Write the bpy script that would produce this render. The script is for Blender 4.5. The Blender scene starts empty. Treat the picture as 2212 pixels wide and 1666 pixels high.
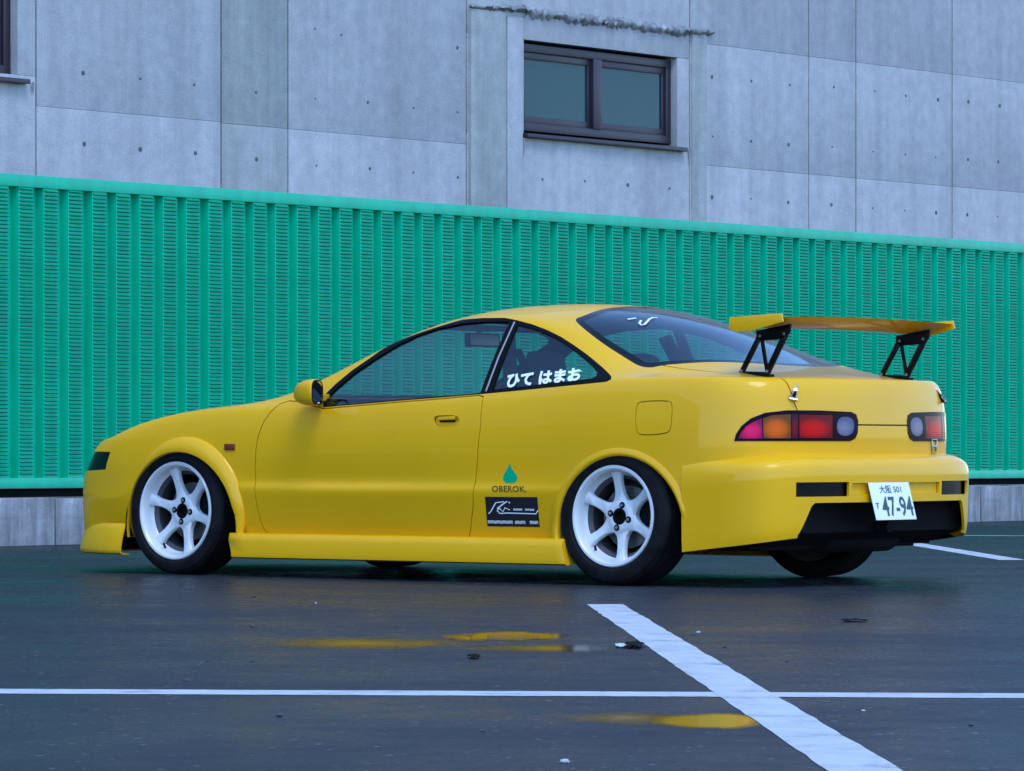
import bpy, bmesh, math, random
import numpy as np
from mathutils import Vector, Matrix
from mathutils.bvhtree import BVHTree

random.seed(7)
R = math.radians
scene = bpy.context.scene
col = scene.collection

# ------------------------------------------------------------------ camera
F, HOR, CH = 9000.0, 965.0, 0.597          # focal length and horizon row on a 2212 px wide picture, eye height (m)
PW, PH = 2212.0, 1666.0
cam_d = bpy.data.cameras.new('camera')
cam_d.sensor_width = 36.0
cam_d.lens = 36.0 * F / PW
cam_d.shift_y = (HOR - PH / 2) / PW
cam_d.clip_start = 0.1
cam_d.clip_end = 1000.0
cam = bpy.data.objects.new('camera', cam_d)
col.objects.link(cam)
cam.location = (0, 0, CH)
cam.rotation_euler = (R(90), 0, 0)
scene.camera = cam

# ------------------------------------------------------------------ sky, sun, exposure
SUN_EL, SUN_AZ = 60.0, 160.0     # azimuth from +Y, clockwise: high, behind the viewer
world = bpy.data.worlds.new('World')
scene.world = world
world.use_nodes = True
wn = world.node_tree.nodes
sky = wn.new('ShaderNodeTexSky')
sky.sky_type = 'NISHITA'
sky.sun_disc = False
sky.sun_elevation = R(SUN_EL)
sky.sun_rotation = R(SUN_AZ)
sky.air_density = 1.0
sky.dust_density = 0.3
sky.ozone_density = 4.0
wn['Background'].inputs['Strength'].default_value = 0.15
world.node_tree.links.new(sky.outputs[0], wn['Background'].inputs['Color'])
sun_d = bpy.data.lights.new('sun', 'SUN')
sun_d.energy = 0.5
sun_d.angle = R(24)
sun_d.color = (1.0, 0.98, 0.95)
sun = bpy.data.objects.new('sun', sun_d)
col.objects.link(sun)
sd = Vector((math.sin(R(SUN_AZ)) * math.cos(R(SUN_EL)), math.cos(R(SUN_AZ)) * math.cos(R(SUN_EL)), math.sin(R(SUN_EL))))
sun.rotation_euler = (-sd).to_track_quat('-Z', 'Y').to_euler()
vs = scene.view_settings
vs.view_transform = 'Standard'
vs.look = 'None'
vs.exposure = 1.5
vs.use_white_balance = True          # camera balanced for warmer light: the whole picture is cold
vs.white_balance_temperature = 5700.0
vs.gamma = 1.0
vs.use_curve_mapping = False
scene.cycles.max_bounces = 10
scene.cycles.transparent_max_bounces = 16
scene.cycles.caustics_reflective = False
scene.cycles.caustics_refractive = False

# ------------------------------------------------------------------ helpers
def px_dir(x, y):
    return Vector(((x - PW / 2) / F, 1.0, -(y - HOR) / F))
def px_ground(x, y, z=0.0):
    d = px_dir(x, y)
    t = (z - CH) / d.z
    return Vector((0, 0, CH)) + d * t

def tag(o, label=None, cat=None, group=None, kind=None):
    if label: o['label'] = label
    if cat: o['category'] = cat
    if group: o['group'] = group
    if kind: o['kind'] = kind
    return o
def empty(name, loc=(0, 0, 0), rz=0.0):
    o = bpy.data.objects.new(name, None)
    col.objects.link(o)
    o.location = loc
    o.rotation_euler = (0, 0, rz)
    o.empty_display_size = 0.2
    return o
def link(name, me, parent=None):
    o = bpy.data.objects.new(name, me)
    col.objects.link(o)
    if parent: o.parent = parent
    return o
def meshobj(name, verts, faces, mats, parent=None, smooth=None, fm=None):
    me = bpy.data.meshes.new(name)
    me.from_pydata([tuple(v) for v in verts], [], [tuple(f) for f in faces])
    if not isinstance(mats, (list, tuple)): mats = [mats]
    for m in mats: me.materials.append(m)
    if fm: me.polygons.foreach_set('material_index', fm)
    me.update()
    if smooth is not None:
        me.polygons.foreach_set('use_smooth', [True] * len(me.polygons))
        me.set_sharp_from_angle(angle=R(smooth))
    return link(name, me, parent)

class MB:
    """collects simple solids into one mesh"""
    def __init__(s): s.v, s.f = [], []
    def add(s, v, f):
        b = len(s.v)
        s.v += [Vector(p) for p in v]
        s.f += [tuple(i + b for i in q) for q in f]
        return s
    def box(s, a, b):
        (x0, y0, z0), (x1, y1, z1) = a, b
        return s.add([(x0,y0,z0),(x1,y0,z0),(x1,y1,z0),(x0,y1,z0),(x0,y0,z1),(x1,y0,z1),(x1,y1,z1),(x0,y1,z1)],
                     [(0,3,2,1),(4,5,6,7),(0,1,5,4),(1,2,6,5),(2,3,7,6),(3,0,4,7)])
    def prism(s, poly, d):
        """closed 3D polygon swept along vector d"""
        n = len(poly); d = Vector(d)
        v = [Vector(p) for p in poly] + [Vector(p) + d for p in poly]
        f = [tuple(range(n - 1, -1, -1)), tuple(range(n, 2 * n))]
        f += [(i, (i + 1) % n, n + (i + 1) % n, n + i) for i in range(n)]
        return s.add(v, f)
    def tube(s, pts, r, n=8):
        pts = [Vector(p) for p in pts]
        rings = []
        for i, p in enumerate(pts):
            t = (pts[min(i + 1, len(pts) - 1)] - pts[max(i - 1, 0)]).normalized()
            a = t.orthogonal().normalized() if i == 0 else (a - t * a.dot(t)).normalized()
            b = t.cross(a)
            rr = r[i] if isinstance(r, (list, tuple)) else r
            rings.append([p + (a * math.cos(k * 2 * math.pi / n) + b * math.sin(k * 2 * math.pi / n)) * rr for k in range(n)])
        return s.loft(rings, caps=True)
    def loft(s, rings, caps=True, closed=True):
        n = len(rings[0]); v = [p for r_ in rings for p in r_]; f = []
        for i in range(len(rings) - 1):
            for k in range(n if closed else n - 1):
                k2 = (k + 1) % n
                f.append((i * n + k, i * n + k2, (i + 1) * n + k2, (i + 1) * n + k))
        if caps:
            f.append(tuple(range(n - 1, -1, -1)))
            f.append(tuple((len(rings) - 1) * n + k for k in range(n)))
        return s.add(v, f)
    def lathe(s, prof, axis='y', n=48, c=(0, 0, 0)):
        """profile of (radius, offset along axis)"""
        v, f = [], []
        m = len(prof)
        for i in range(n):
            a = 2 * math.pi * i / n
            for r_, o in prof:
                if axis == 'y': v.append((c[0] + r_ * math.cos(a), c[1] + o, c[2] + r_ * math.sin(a)))
                elif axis == 'x': v.append((c[0] + o, c[1] + r_ * math.cos(a), c[2] + r_ * math.sin(a)))
                else: v.append((c[0] + r_ * math.cos(a), c[1] + r_ * math.sin(a), c[2] + o))
        for i in range(n):
            for j in range(m - 1):
                a0 = i * m + j; b0 = ((i + 1) % n) * m + j
                f.append((a0, a0 + 1, b0 + 1, b0))
        return s.add(v, f)
    def build(s, name, mat, parent=None, smooth=35, bevel=0.0, recalc=True):
        me = bpy.data.meshes.new(name)
        me.from_pydata([tuple(p) for p in s.v], [], s.f)
        if recalc or bevel:
            bm = bmesh.new(); bm.from_mesh(me)
            bmesh.ops.recalc_face_normals(bm, faces=bm.faces)
            if bevel:
                ed = [e for e in bm.edges if len(e.link_faces) == 2 and e.calc_face_angle() > R(25)]
                bmesh.ops.bevel(bm, geom=ed, offset=bevel, segments=2, affect='EDGES', profile=0.6, clamp_overlap=True)
            bm.to_mesh(me); bm.free()
        for m in (mat if isinstance(mat, (list, tuple)) else [mat]): me.materials.append(m)
        if smooth:
            me.polygons.foreach_set('use_smooth', [True] * len(me.polygons))
            me.set_sharp_from_angle(angle=R(smooth))
        me.update()
        return link(name, me, parent)

# ------------------------------------------------------------------ materials
def mat(name, color=(.5,.5,.5), rough=.5, metal=0., coat=0., coat_r=.05, spec=.5, ior=None):
    m = bpy.data.materials.new(name)
    m.use_nodes = True
    b = m.node_tree.nodes['Principled BSDF']
    b.inputs['Base Color'].default_value = (*color, 1)
    b.inputs['Roughness'].default_value = rough
    b.inputs['Metallic'].default_value = metal
    b.inputs['Coat Weight'].default_value = coat
    b.inputs['Coat Roughness'].default_value = coat_r
    b.inputs['Specular IOR Level'].default_value = spec
    if ior: b.inputs['IOR'].default_value = ior
    return m
class NT:
    def __init__(s, m):
        s.t = m.node_tree; s.n = s.t.nodes; s.b = s.n.get('Principled BSDF')
    def new(s, k, **kw):
        n = s.n.new(k)
        for a, v in kw.items():
            if a.startswith('i_'):
                key = a[2:].replace('_', ' ')
                n.inputs[int(key) if key.isdigit() else key].default_value = v
            else: setattr(n, a, v)
        return n
    def l(s, a, b): s.t.links.new(a, b)
    def coords(s, kind='Object', scale=(1, 1, 1)):
        tc = s.new('ShaderNodeTexCoord'); mp = s.new('ShaderNodeMapping')
        mp.inputs['Scale'].default_value = scale
        s.l(tc.outputs[kind], mp.inputs[0]); return mp.outputs[0]
    def noise(s, vec, scale, detail=4, rough=.55):
        n = s.new('ShaderNodeTexNoise'); n.inputs['Scale'].default_value = scale
        n.inputs['Detail'].default_value = detail; n.inputs['Roughness'].default_value = rough
        s.l(vec, n.inputs['Vector']); return n.outputs['Fac']
    def ramp(s, fac, stops):
        r = s.new('ShaderNodeValToRGB'); e = r.color_ramp.elements
        while len(e) < len(stops): e.new(.5)
        for k, (p, c) in enumerate(stops):
            e[k].position = p; e[k].color = (*c, 1) if len(c) == 3 else c
        s.l(fac, r.inputs[0]); return r.outputs[0]
    def mix(s, fac, a, b, mode='MIX'):
        m = s.new('ShaderNodeMix', data_type='RGBA', blend_type=mode)
        for sock, v in ((m.inputs[0], fac), (m.inputs[6], a), (m.inputs[7], b)):
            if isinstance(v, (int, float)): sock.default_value = v
            elif isinstance(v, tuple): sock.default_value = (*v, 1)
            else: s.l(v, sock)
        return m.outputs[2]
    def math(s, op, a, b=0., c=None):
        m = s.new('ShaderNodeMath', operation=op)
        for i, v in enumerate((a, b) if c is None else (a, b, c)):
            if isinstance(v, (int, float)): m.inputs[i].default_value = v
            else: s.l(v, m.inputs[i])
        return m.outputs[0]
    def bump(s, h, strength, dist):
        b = s.new('ShaderNodeBump'); b.inputs['Strength'].default_value = strength; b.inputs['Distance'].default_value = dist
        s.l(h, b.inputs['Height']); s.l(b.outputs[0], s.b.inputs['Normal'])

def g(v): return (v, v, v)

# asphalt, damp
M_asph = mat('asphalt', (.05, .05, .05), .5, spec=.16)
t = NT(M_asph); P = t.coords('Object')
n1 = t.noise(P, 0.9, 5, .6); n2 = t.noise(P, 190, 2, .6); n3 = t.noise(P, 7, 4, .6)
vor = t.new('ShaderNodeTexVoronoi', feature='F1'); vor.inputs['Scale'].default_value = 95; t.l(P, vor.inputs['Vector'])
c1 = t.ramp(n1, [(.3, (.018, .021, .025)), (.7, (.034, .038, .043))])
c2 = t.mix(.55, c1, t.ramp(n2, [(.38, g(.16)), (.5, g(.48)), (.68, g(.95))]), 'OVERLAY')
c3 = t.mix(t.math('MULTIPLY', t.ramp(vor.outputs['Distance'], [(.08, g(1)), (.2, g(0))]), t.ramp(t.noise(P, 30, 1), [(.58, g(0)), (.66, g(.5))])), c2, (.2, .2, .2))
vs2 = t.new('ShaderNodeTexVoronoi', feature='F1'); vs2.inputs['Scale'].default_value = 34; t.l(P, vs2.inputs['Vector'])
hv = t.new('ShaderNodeSeparateColor'); t.l(vs2.outputs['Color'], hv.inputs[0])
st_ = t.math('MULTIPLY', t.ramp(vs2.outputs['Distance'], [(.16, g(1)), (.30, g(0))]), t.ramp(hv.outputs[0], [(.60, g(0)), (.80, g(.9))]))
c3 = t.mix(st_, c3, t.ramp(hv.outputs[1], [(.30, (.008, .009, .010)), (.55, (.07, .075, .08)), (.9, (.16, .165, .17))]))
t.l(c3, t.b.inputs['Base Color'])
t.l(t.ramp(t.math('ADD', t.math('MULTIPLY', n1, .5), t.math('MULTIPLY', n3, .5)), [(.36, g(.20)), (.62, g(.38))]), t.b.inputs['Roughness'])
t.bump(t.math('ADD', t.math('MULTIPLY', n2, .6), t.math('MULTIPLY', vor.outputs['Distance'], 1.0)), .30, .004)
# only part of the stones is wet enough to shine: matte binder mixed with a damp film
dry = t.new('ShaderNodeBsdfDiffuse'); t.l(c3, dry.inputs['Color'])
mx = t.new('ShaderNodeMixShader'); t.l(t.ramp(n1, [(.3, g(.62)), (.7, g(.25))]), mx.inputs[0])
t.l(dry.outputs[0], mx.inputs[1]); t.l(t.b.outputs[0], mx.inputs[2]); t.l(mx.outputs[0], t.n['Material Output'].inputs[0])

def wet_mat(name, rough, reach, soft):
    """water film that thins out towards the rim of its sheet"""
    m = mat(name, (.012, .013, .014), rough, spec=.5, ior=1.33)
    t = NT(m); G_ = t.coords('Generated'); P = t.coords('Object')
    sub = t.new('ShaderNodeVectorMath', operation='MULTIPLY_ADD'); t.l(G_, sub.inputs[0]); sub.inputs[1].default_value = (2, 2, 0); sub.inputs[2].default_value = (-1, -1, 0)
    ln = t.new('ShaderNodeVectorMath', operation='LENGTH'); t.l(sub.outputs[0], ln.inputs[0])
    PN = t.coords('Object', (1.0, .22, 1.0)); nz_ = t.noise(PN, 5.5, 5, .6)
    f_ = t.math('ADD', ln.outputs['Value'], t.math('MULTIPLY', t.math('SUBTRACT', nz_, .5), .9))
    mask = t.ramp(f_, [(reach - soft, g(1)), (reach, g(0))])
    tr = t.new('ShaderNodeBsdfTransparent'); mx = t.new('ShaderNodeMixShader')
    t.l(mask, mx.inputs[0]); t.l(tr.outputs[0], mx.inputs[1]); t.l(t.b.outputs[0], mx.inputs[2]); t.l(mx.outputs[0], t.n['Material Output'].inputs[0])
    return m
M_puddle = wet_mat('standing_water', .05, .80, .28)
M_damp = wet_mat('wet_film', .12, .85, .75)

M_line = mat('road_paint', (.78, .78, .78), .55)
t = NT(M_line); P = t.coords('Object')
n1 = t.noise(P, 6, 6, .7); n2 = t.noise(P, 160, 2)
t.l(t.mix(t.ramp(t.math('ADD', t.math('MULTIPLY', n1, .65), t.math('MULTIPLY', n2, .35)), [(.38, g(.75)), (.47, g(0))]), t.ramp(n1, [(.3, (.38, .385, .385)), (.7, (.53, .53, .52))]), (.16, .16, .165)), t.b.inputs['Base Color'])
t.bump(n2, .3, .003)

def concrete(name, lo, hi, streak=.35, scale=1.0, warm=0.0):
    m = mat(name, (.4, .4, .4), .85, spec=.25)
    t = NT(m); P = t.coords('Object'); PS = t.coords('Object', (1.6 * scale, 1.6 * scale, .10 * scale))
    n1 = t.noise(P, .8 * scale, 6, .6); n2 = t.noise(PS, 2.6, 6, .65); n3 = t.noise(P, 70, 3, .6); n4 = t.noise(P, 9 * scale, 4, .6)
    base = t.ramp(n1, [(.28, lo), (.72, hi)])
    base = t.mix(streak, base, t.ramp(n2, [(.3, g(.22)), (.5, g(.5)), (.72, g(.74))]), 'OVERLAY')
    base = t.mix(.30, base, t.ramp(n4, [(.3, g(.32)), (.7, g(.68))]), 'OVERLAY')
    base = t.mix(.25, base, t.ramp(n3, [(.3, g(.25)), (.7, g(.75))]), 'OVERLAY')
    oi = t.new('ShaderNodeObjectInfo')
    base = t.mix(.07, base, t.ramp(oi.outputs['Random'], [(0, g(.3)), (1, g(.7))]), 'OVERLAY')
    t.l(base, t.b.inputs['Base Color'])
    t.bump(t.math('ADD', n3, t.math('MULTIPLY', n4, 2.)), .25, .004)
    return m
M_conc = concrete('fair_faced_concrete', (.31, .31, .315), (.385, .385, .39), .26)
M_conc2 = concrete('greyer_concrete', (.255, .268, .258), (.32, .335, .322), .42)
M_kerb = concrete('kerb_concrete', (.15, .15, .155), (.33, .33, .335), .9, 3.0)
M_scar = concrete('weathered_mortar', (.12, .125, .13), (.32, .325, .33), .5, 4.0)
M_tie = mat('tie_plug', (.09, .09, .095), .9)
M_green = mat('green_coated_steel', (.004, .20, .125), .42, spec=.5)
t = NT(M_green); P = t.coords('Object'); PS = t.coords('Object', (3, 3, .35))
oi_ = t.new('ShaderNodeObjectInfo')
t.l(t.mix(.12, t.mix(.35, t.ramp(t.noise(P, 1.2, 4), [(.3, (.010, .375, .200)), (.7, (.018, .435, .245))]), t.ramp(t.noise(PS, 3, 5), [(.35, g(.36)), (.65, g(.62))]), 'OVERLAY'), t.ramp(oi_.outputs['Random'], [(0, g(.32)), (1, g(.68))]), 'OVERLAY'), t.b.inputs['Base Color'])
M_frame = mat('dark_bronze_aluminium', (.028, .020, .032), .4, .2)
M_wglass = mat('window_glass', (.012, .055, .065), .06, spec=.22)
M_steel = mat('galvanised_steel', (.25, .25, .26), .5, .6)

M_paint = mat('yellow_paint', (.82, .42, .0), .45, coat=.42, coat_r=.03, spec=.12)
t = NT(M_paint); P = t.coords('Object')
t.l(t.ramp(t.noise(P, 2.2, 4), [(.3, (.70, .375, .0001)), (.7, (.74, .40, .0003))]), t.b.inputs['Base Color'])
t.l(t.ramp(t.noise(P, 5, 5), [(.3, g(.015)), (.7, g(.06))]), t.b.inputs['Coat Roughness'])
M_inner = mat('inner_trim', (.014, .014, .016), .85, spec=.1)
M_black = mat('black_rubber', (.005, .005, .006), .6, spec=.06)
M_gloss = mat('gloss_black', (.005, .005, .006), .18, spec=.16)
M_dark = mat('underbody', (.008, .008, .009), .9, spec=.1)
M_tyre = mat('tyre_rubber', (.014, .014, .017), .75, spec=.08)
t = NT(M_tyre); P = t.coords('Object')
t.l(t.ramp(t.noise(P, 14, 4), [(.35, (.006, .006, .007)), (.75, (.015, .015, .017))]), t.b.inputs['Base Color'])
M_white = mat('white_wheel_paint', (.74, .75, .77), .32, coat=.4, coat_r=.1)
t = NT(M_white); P = t.coords('Object')
t.l(t.mix(t.ramp(t.noise(P, 16, 5, .65), [(.56, g(0)), (.8, g(.45))]), (.62, .63, .65), (.36, .35, .34)), t.b.inputs['Base Color'])
M_barrel = mat('dark_barrel', (.05, .05, .055), .6)  # plain dark grey for the deep part behind the spokes
M_disc = mat('brake_disc', (.16, .16, .16), .4, .8)
M_chrome = mat('chrome', (.62, .62, .63), .18, 1.0)
M_mirror = mat('mirror_glass', (.6, .62, .65), .03, 1.0)
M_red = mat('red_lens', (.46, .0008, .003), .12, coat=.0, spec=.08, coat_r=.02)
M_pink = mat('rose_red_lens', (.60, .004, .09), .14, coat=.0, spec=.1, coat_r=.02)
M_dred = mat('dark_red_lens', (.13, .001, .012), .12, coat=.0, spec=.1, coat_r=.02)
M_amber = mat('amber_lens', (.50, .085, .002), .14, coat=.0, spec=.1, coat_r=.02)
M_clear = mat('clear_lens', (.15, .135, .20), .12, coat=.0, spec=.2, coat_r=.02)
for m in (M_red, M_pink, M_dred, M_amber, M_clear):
    t = NT(m); P = t.coords('Object')
    w = t.new('ShaderNodeTexWave', wave_type='BANDS', bands_direction='Z'); w.inputs['Scale'].default_value = 32
    t.l(P, w.inputs['Vector']); t.bump(w.outputs['Fac'], .06, .003)
    # reflector glow painted into lens colour: paler in its middle, dark towards the rim
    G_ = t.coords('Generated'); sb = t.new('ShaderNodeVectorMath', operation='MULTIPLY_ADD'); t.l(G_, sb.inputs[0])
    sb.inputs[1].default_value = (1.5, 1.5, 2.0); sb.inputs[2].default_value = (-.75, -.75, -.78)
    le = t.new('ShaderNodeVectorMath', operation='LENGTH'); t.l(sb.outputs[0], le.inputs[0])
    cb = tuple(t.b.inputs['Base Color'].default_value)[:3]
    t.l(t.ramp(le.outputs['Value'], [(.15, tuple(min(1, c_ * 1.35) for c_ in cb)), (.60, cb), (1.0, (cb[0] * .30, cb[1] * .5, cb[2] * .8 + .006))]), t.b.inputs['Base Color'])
M_lampk = mat('smoked_lamp_rim', (.010, .001, .008), .2, spec=.04)
M_sticker_w = mat('white_vinyl', (.80, .82, .84), .45)
M_sticker_k = mat('black_vinyl', (.012, .011, .016), .4)
M_sticker_g = mat('green_vinyl', (.005, .36, .16), .45)
M_sticker_b = mat('brown_vinyl', (.10, .055, .004), .5)
M_plate = mat('plate_white', (.74, .76, .77), .4)
M_plate_ink = mat('plate_green_ink', (.02, .06, .055), .5)
M_seat = mat('seat_cloth', (.035, .032, .036), .9)
M_brown = mat('headlining', (.075, .048, .040), .9)
def glass_mat(name, tint, refl_r=.02):
    m = bpy.data.materials.new(name); m.use_nodes = True
    t = NT(m); out = t.n['Material Output']; t.n.remove(t.b)
    tr = t.new('ShaderNodeBsdfTransparent'); tr.inputs[0].default_value = (*tint, 1)
    gl = t.new('ShaderNodeBsdfGlossy'); gl.inputs['Roughness'].default_value = refl_r
    fr = t.new('ShaderNodeFresnel'); fr.inputs['IOR'].default_value = 1.5
    ge = t.new('ShaderNodeNewGeometry'); t.l(t.math('MULTIPLY_ADD', ge.outputs['Backfacing'], 1 / 1.5 - 1.5, 1.5), fr.inputs['IOR'])
    mx = t.new('ShaderNodeMixShader')
    t.l(fr.outputs[0], mx.inputs[0]); t.l(tr.outputs[0], mx.inputs[1]); t.l(gl.outputs[0], mx.inputs[2])
    t.l(mx.outputs[0], out.inputs[0])
    return m
M_glass = glass_mat('car_glass', (.88, .945, .95))
M_glass_q = glass_mat('quarter_glass', (.74, .84, .85))
M_glass_r = glass_mat('hatch_glass', (.72, .80, .82), .04)

# ------------------------------------------------------------------ ground
def sheet(name, pts, z, m, kind='structure'):
    o = meshobj(name, [(p[0], p[1], z) for p in pts], [tuple(range(len(pts)))], m)
    return tag(o, kind=kind)
sheet('ground', [(-300, -60), (300, -60), (300, 400), (-300, 400)], 0.0, M_asph)

def strip(name, a, b, w, z, jag=0.004, n=40):
    a = Vector((a[0], a[1])); b = Vector((b[0], b[1])); d = (b - a); L = d.length; d.normalize(); p = Vector((-d.y, d.x))
    vv, ff = [], []
    for i in range(n + 1):
        c_ = a + d * (L * i / n)
        l_ = c_ + p * (w / 2 + random.uniform(-jag, jag)); r_ = c_ - p * (w / 2 + random.uniform(-jag, jag))
        vv += [(l_.x, l_.y, z), (r_.x, r_.y, z)]
        if i: ff.append((2 * i - 2, 2 * i - 1, 2 * i + 1, 2 * i))
    o = meshobj(name, vv, ff, M_line)
    return tag(o, kind='structure')
# bay marking running away from the viewer, its end cut square to the other marking
p0 = px_ground(1306, 1306); p1 = px_ground(1878, 1672)
dv = (p1 - p0).normalized()
strip('parking_line', (p0.x, p0.y), (p1.x + dv.x * 4, p1.y + dv.y * 4), .138, .0014, .003, 90)
a = px_ground(-80, 1493.5); b = px_ground(2300, 1504)
strip('parking_line', a, b, .19, .0009, .004, 120)
a = px_ground(1990, 1178); b = px_ground(2187, 1210)
a2 = a + (a - b) * .6
strip('parking_line', a2, b, .14, .0009, .003, 40)
a = px_ground(2040, 1157); b = px_ground(2300, 1158.5)
strip('parking_line', a, b, .10, .0014, .003, 30)

def blob_poly(cx, cy, rx, ry, n=64, amp=.18, seed=1):
    rr = random.Random(seed); ph = [rr.uniform(0, 6.28) for _ in range(5)]; pts = []
    for i in range(n):
        a_ = 2 * math.pi * i / n
        k = 1 + amp * sum(math.sin((j + 2) * a_ + ph[j]) / (j + 1.3) for j in range(5))
        pts.append((cx + rx * k * math.cos(a_), cy + ry * k * math.sin(a_)))
    return pts
def puddle(x0, x1, y0, y1, seed, amp=.18, m=None, z=.0006):
    A = px_ground((x0 + x1) / 2, y0); B = px_ground((x0 + x1) / 2, y1)
    ym = (y0 + y1) / 2
    cx = (px_ground(x0, ym).x + px_ground(x1, ym).x) / 2
    rr = random.Random(seed); pts_ = []
    for (a_, b_) in blob_poly(cx, (A.y + B.y) / 2, abs(px_ground(x1, ym).x - cx), abs(A.y - B.y) / 2, 150, amp, seed):
        pts_.append((a_, b_))
    sheet('puddle', pts_, z, m or M_puddle)
puddle(930, 1275, 1362, 1391, 3, .05)
puddle(500, 1080, 1375, 1407, 12, .05, M_damp, .0004)
puddle(960, 1400, 1388, 1414, 13, .05, M_damp, .0004)
puddle(1370, 1700, 1536, 1580, 5, .05)
puddle(1200, 1520, 1532, 1572, 14, .05, M_damp, .0004)

# ------------------------------------------------------------------ fence line: kerb, fence, building
FL = Vector((-3.085, 25.10)); FRp = Vector((4.160, 33.85))
fd = (FRp - FL).normalized(); fn = Vector((fd.y, -fd.x))         # fn points at the car park
FA = math.atan2(fd.y, fd.x)
def plane_px(x, y, off):
    """pixel to (distance along the fence direction, height) on a plane parallel to the fence, off metres behind it"""
    d = px_dir(x, y); o = FL - fn * off
    # cam + t*(d.x,d.y) = o + s*fd
    det = d.x * (-fd.y) - (-fd.x) * d.y
    t_ = (o.x * (-fd.y) + fd.x * o.y) / det
    p = Vector((d.x * t_, d.y * t_))
    return (p - o).dot(fd), CH + d.z * t_
def fence_frame(off=0.0):
    o = FL - fn * off
    return (o.x, o.y, 0.0)
# in a frame with x along the fence, y pointing away from the car park, z up
S0, S1 = -22.0, 13.6
kerb = empty('kerb', fence_frame(-.10), FA); tag(kerb, kind='structure')
KZ = .285
x = plane_px(122, 1120, -.10)[0] - 0.6 * 36
bm_ = None
kmeshes = []
for k in range(3):
    mb = MB(); mb.box((0, 0, -.05), (.592, .22, KZ))
    o = mb.build('kerb_block', M_kerb, kerb, bevel=.012); kmeshes.append(o.data)
    if k: col.objects.unlink(o); bpy.data.objects.remove(o)
    else: o.location.x = x
i = 0
while x < S1:
    x += .6; i += 1
    o = link('kerb_block', kmeshes[i % 3], kerb); o.location = (x, random.uniform(-.004, .004), random.uniform(-.004, .004))

fence = empty('metal_fence', fence_frame(0.0), FA)
tag(fence, 'tall green ribbed steel fence with horizontal louvres above a concrete kerb', 'fence')
FZ0, FZ1 = .345, 2.245
s_a = plane_px(36 * .8193, 700, 0)[0]; s_b = plane_px(653.6 * .8193, 700, 0)[0]; s_c = plane_px(2224 * .8193, 700, 0)[0]
pitch = (s_b - s_a) / 10.0
n_ab = round((s_c - s_a) / pitch); pitch = (s_c - s_a) / n_ab
D = .052
# one rib = recess, left flank, raised louvred face, right flank, drawn from recess start
fw = pitch * .60; rw = pitch * .27; fl = pitch * .065
prof = [(0, D), (rw, D), (rw + fl, 0), (rw + fl + fw, 0), (pitch, D)]
th = .0025
zb, zt_ = FZ0 + .06, FZ1 - .07
vv = []; ff = []
n = len(prof)
for z_ in (zb, zt_):
    for (px_, py_) in prof: vv.append((px_, py_, z_))
for z_ in (zb, zt_):
    for (px_, py_) in prof: vv.append((px_, py_ + th, z_))
for k in range(n - 1):
    ff.append((k, k + 1, n + k + 1, n + k))
    ff.append((2 * n + k + 1, 2 * n + k, 3 * n + k, 3 * n + k + 1))
rib0 = meshobj('rib_panel', vv, ff, M_green, fence)
LP = .0236
lv, lf = [], []; sv, sf_ = [], []
s = s_a - pitch * 80 - rw * .5; first = True
ribs = []
while s < S1:
    if first: o = rib0; first = False
    else: o = link('rib_panel', rib0.data, fence)
    o.location.x = s; ribs.append(s)
    z_ = zb + .02 + random.uniform(0, .01)
    xa, xb = s + rw + fl + .008, s + rw + fl + fw - .008
    while z_ < zt_ - .004:
        b0 = len(lv); h = .0095; d_ = .0190 * random.uniform(.9, 1.1)
        lv += [(xa, -.0005, z_ + h), (xb, -.0005, z_ + h), (xb, -d_, z_ + .001), (xa, -d_, z_ + .001), (xb, -.0005, z_ - .0005), (xa, -.0005, z_ - .0005)]
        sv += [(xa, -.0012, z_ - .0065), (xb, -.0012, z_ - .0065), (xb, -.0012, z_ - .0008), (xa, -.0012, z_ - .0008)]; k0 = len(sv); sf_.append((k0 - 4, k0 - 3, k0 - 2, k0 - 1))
        lf += [(b0, b0 + 3, b0 + 2, b0 + 1), (b0 + 3, b0 + 5, b0 + 4, b0 + 2), (b0, b0 + 5, b0 + 3), (b0 + 1, b0 + 2, b0 + 4)]
        z_ += LP
    s += pitch
o = meshobj('louvre', lv, lf, M_green, fence); tag(o, kind='stuff')
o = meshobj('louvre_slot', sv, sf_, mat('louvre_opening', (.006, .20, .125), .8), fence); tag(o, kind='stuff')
x0, x1 = ribs[0], ribs[-1] + pitch
MB().box((x0, -.012, FZ1 - .075), (x1, D + .02, FZ1)).build('top_rail', M_green, fence, bevel=.004)
MB().box((x0, -.010, FZ0), (x1, D + .02, FZ0 + .062)).build('bottom_rail', M_green, fence, bevel=.004)
xp = x0 + .3
while xp < x1:
    MB().box((xp, D + .025, .0), (xp + .075, D + .10, FZ1 - .03)).build('post', M_steel, fence)
    xp += 2.0
MB().box((x0, D + .03, KZ + .004), (x1, D + .07, FZ0 - .004)).build('base_angle', M_dark, fence, smooth=None)

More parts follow.
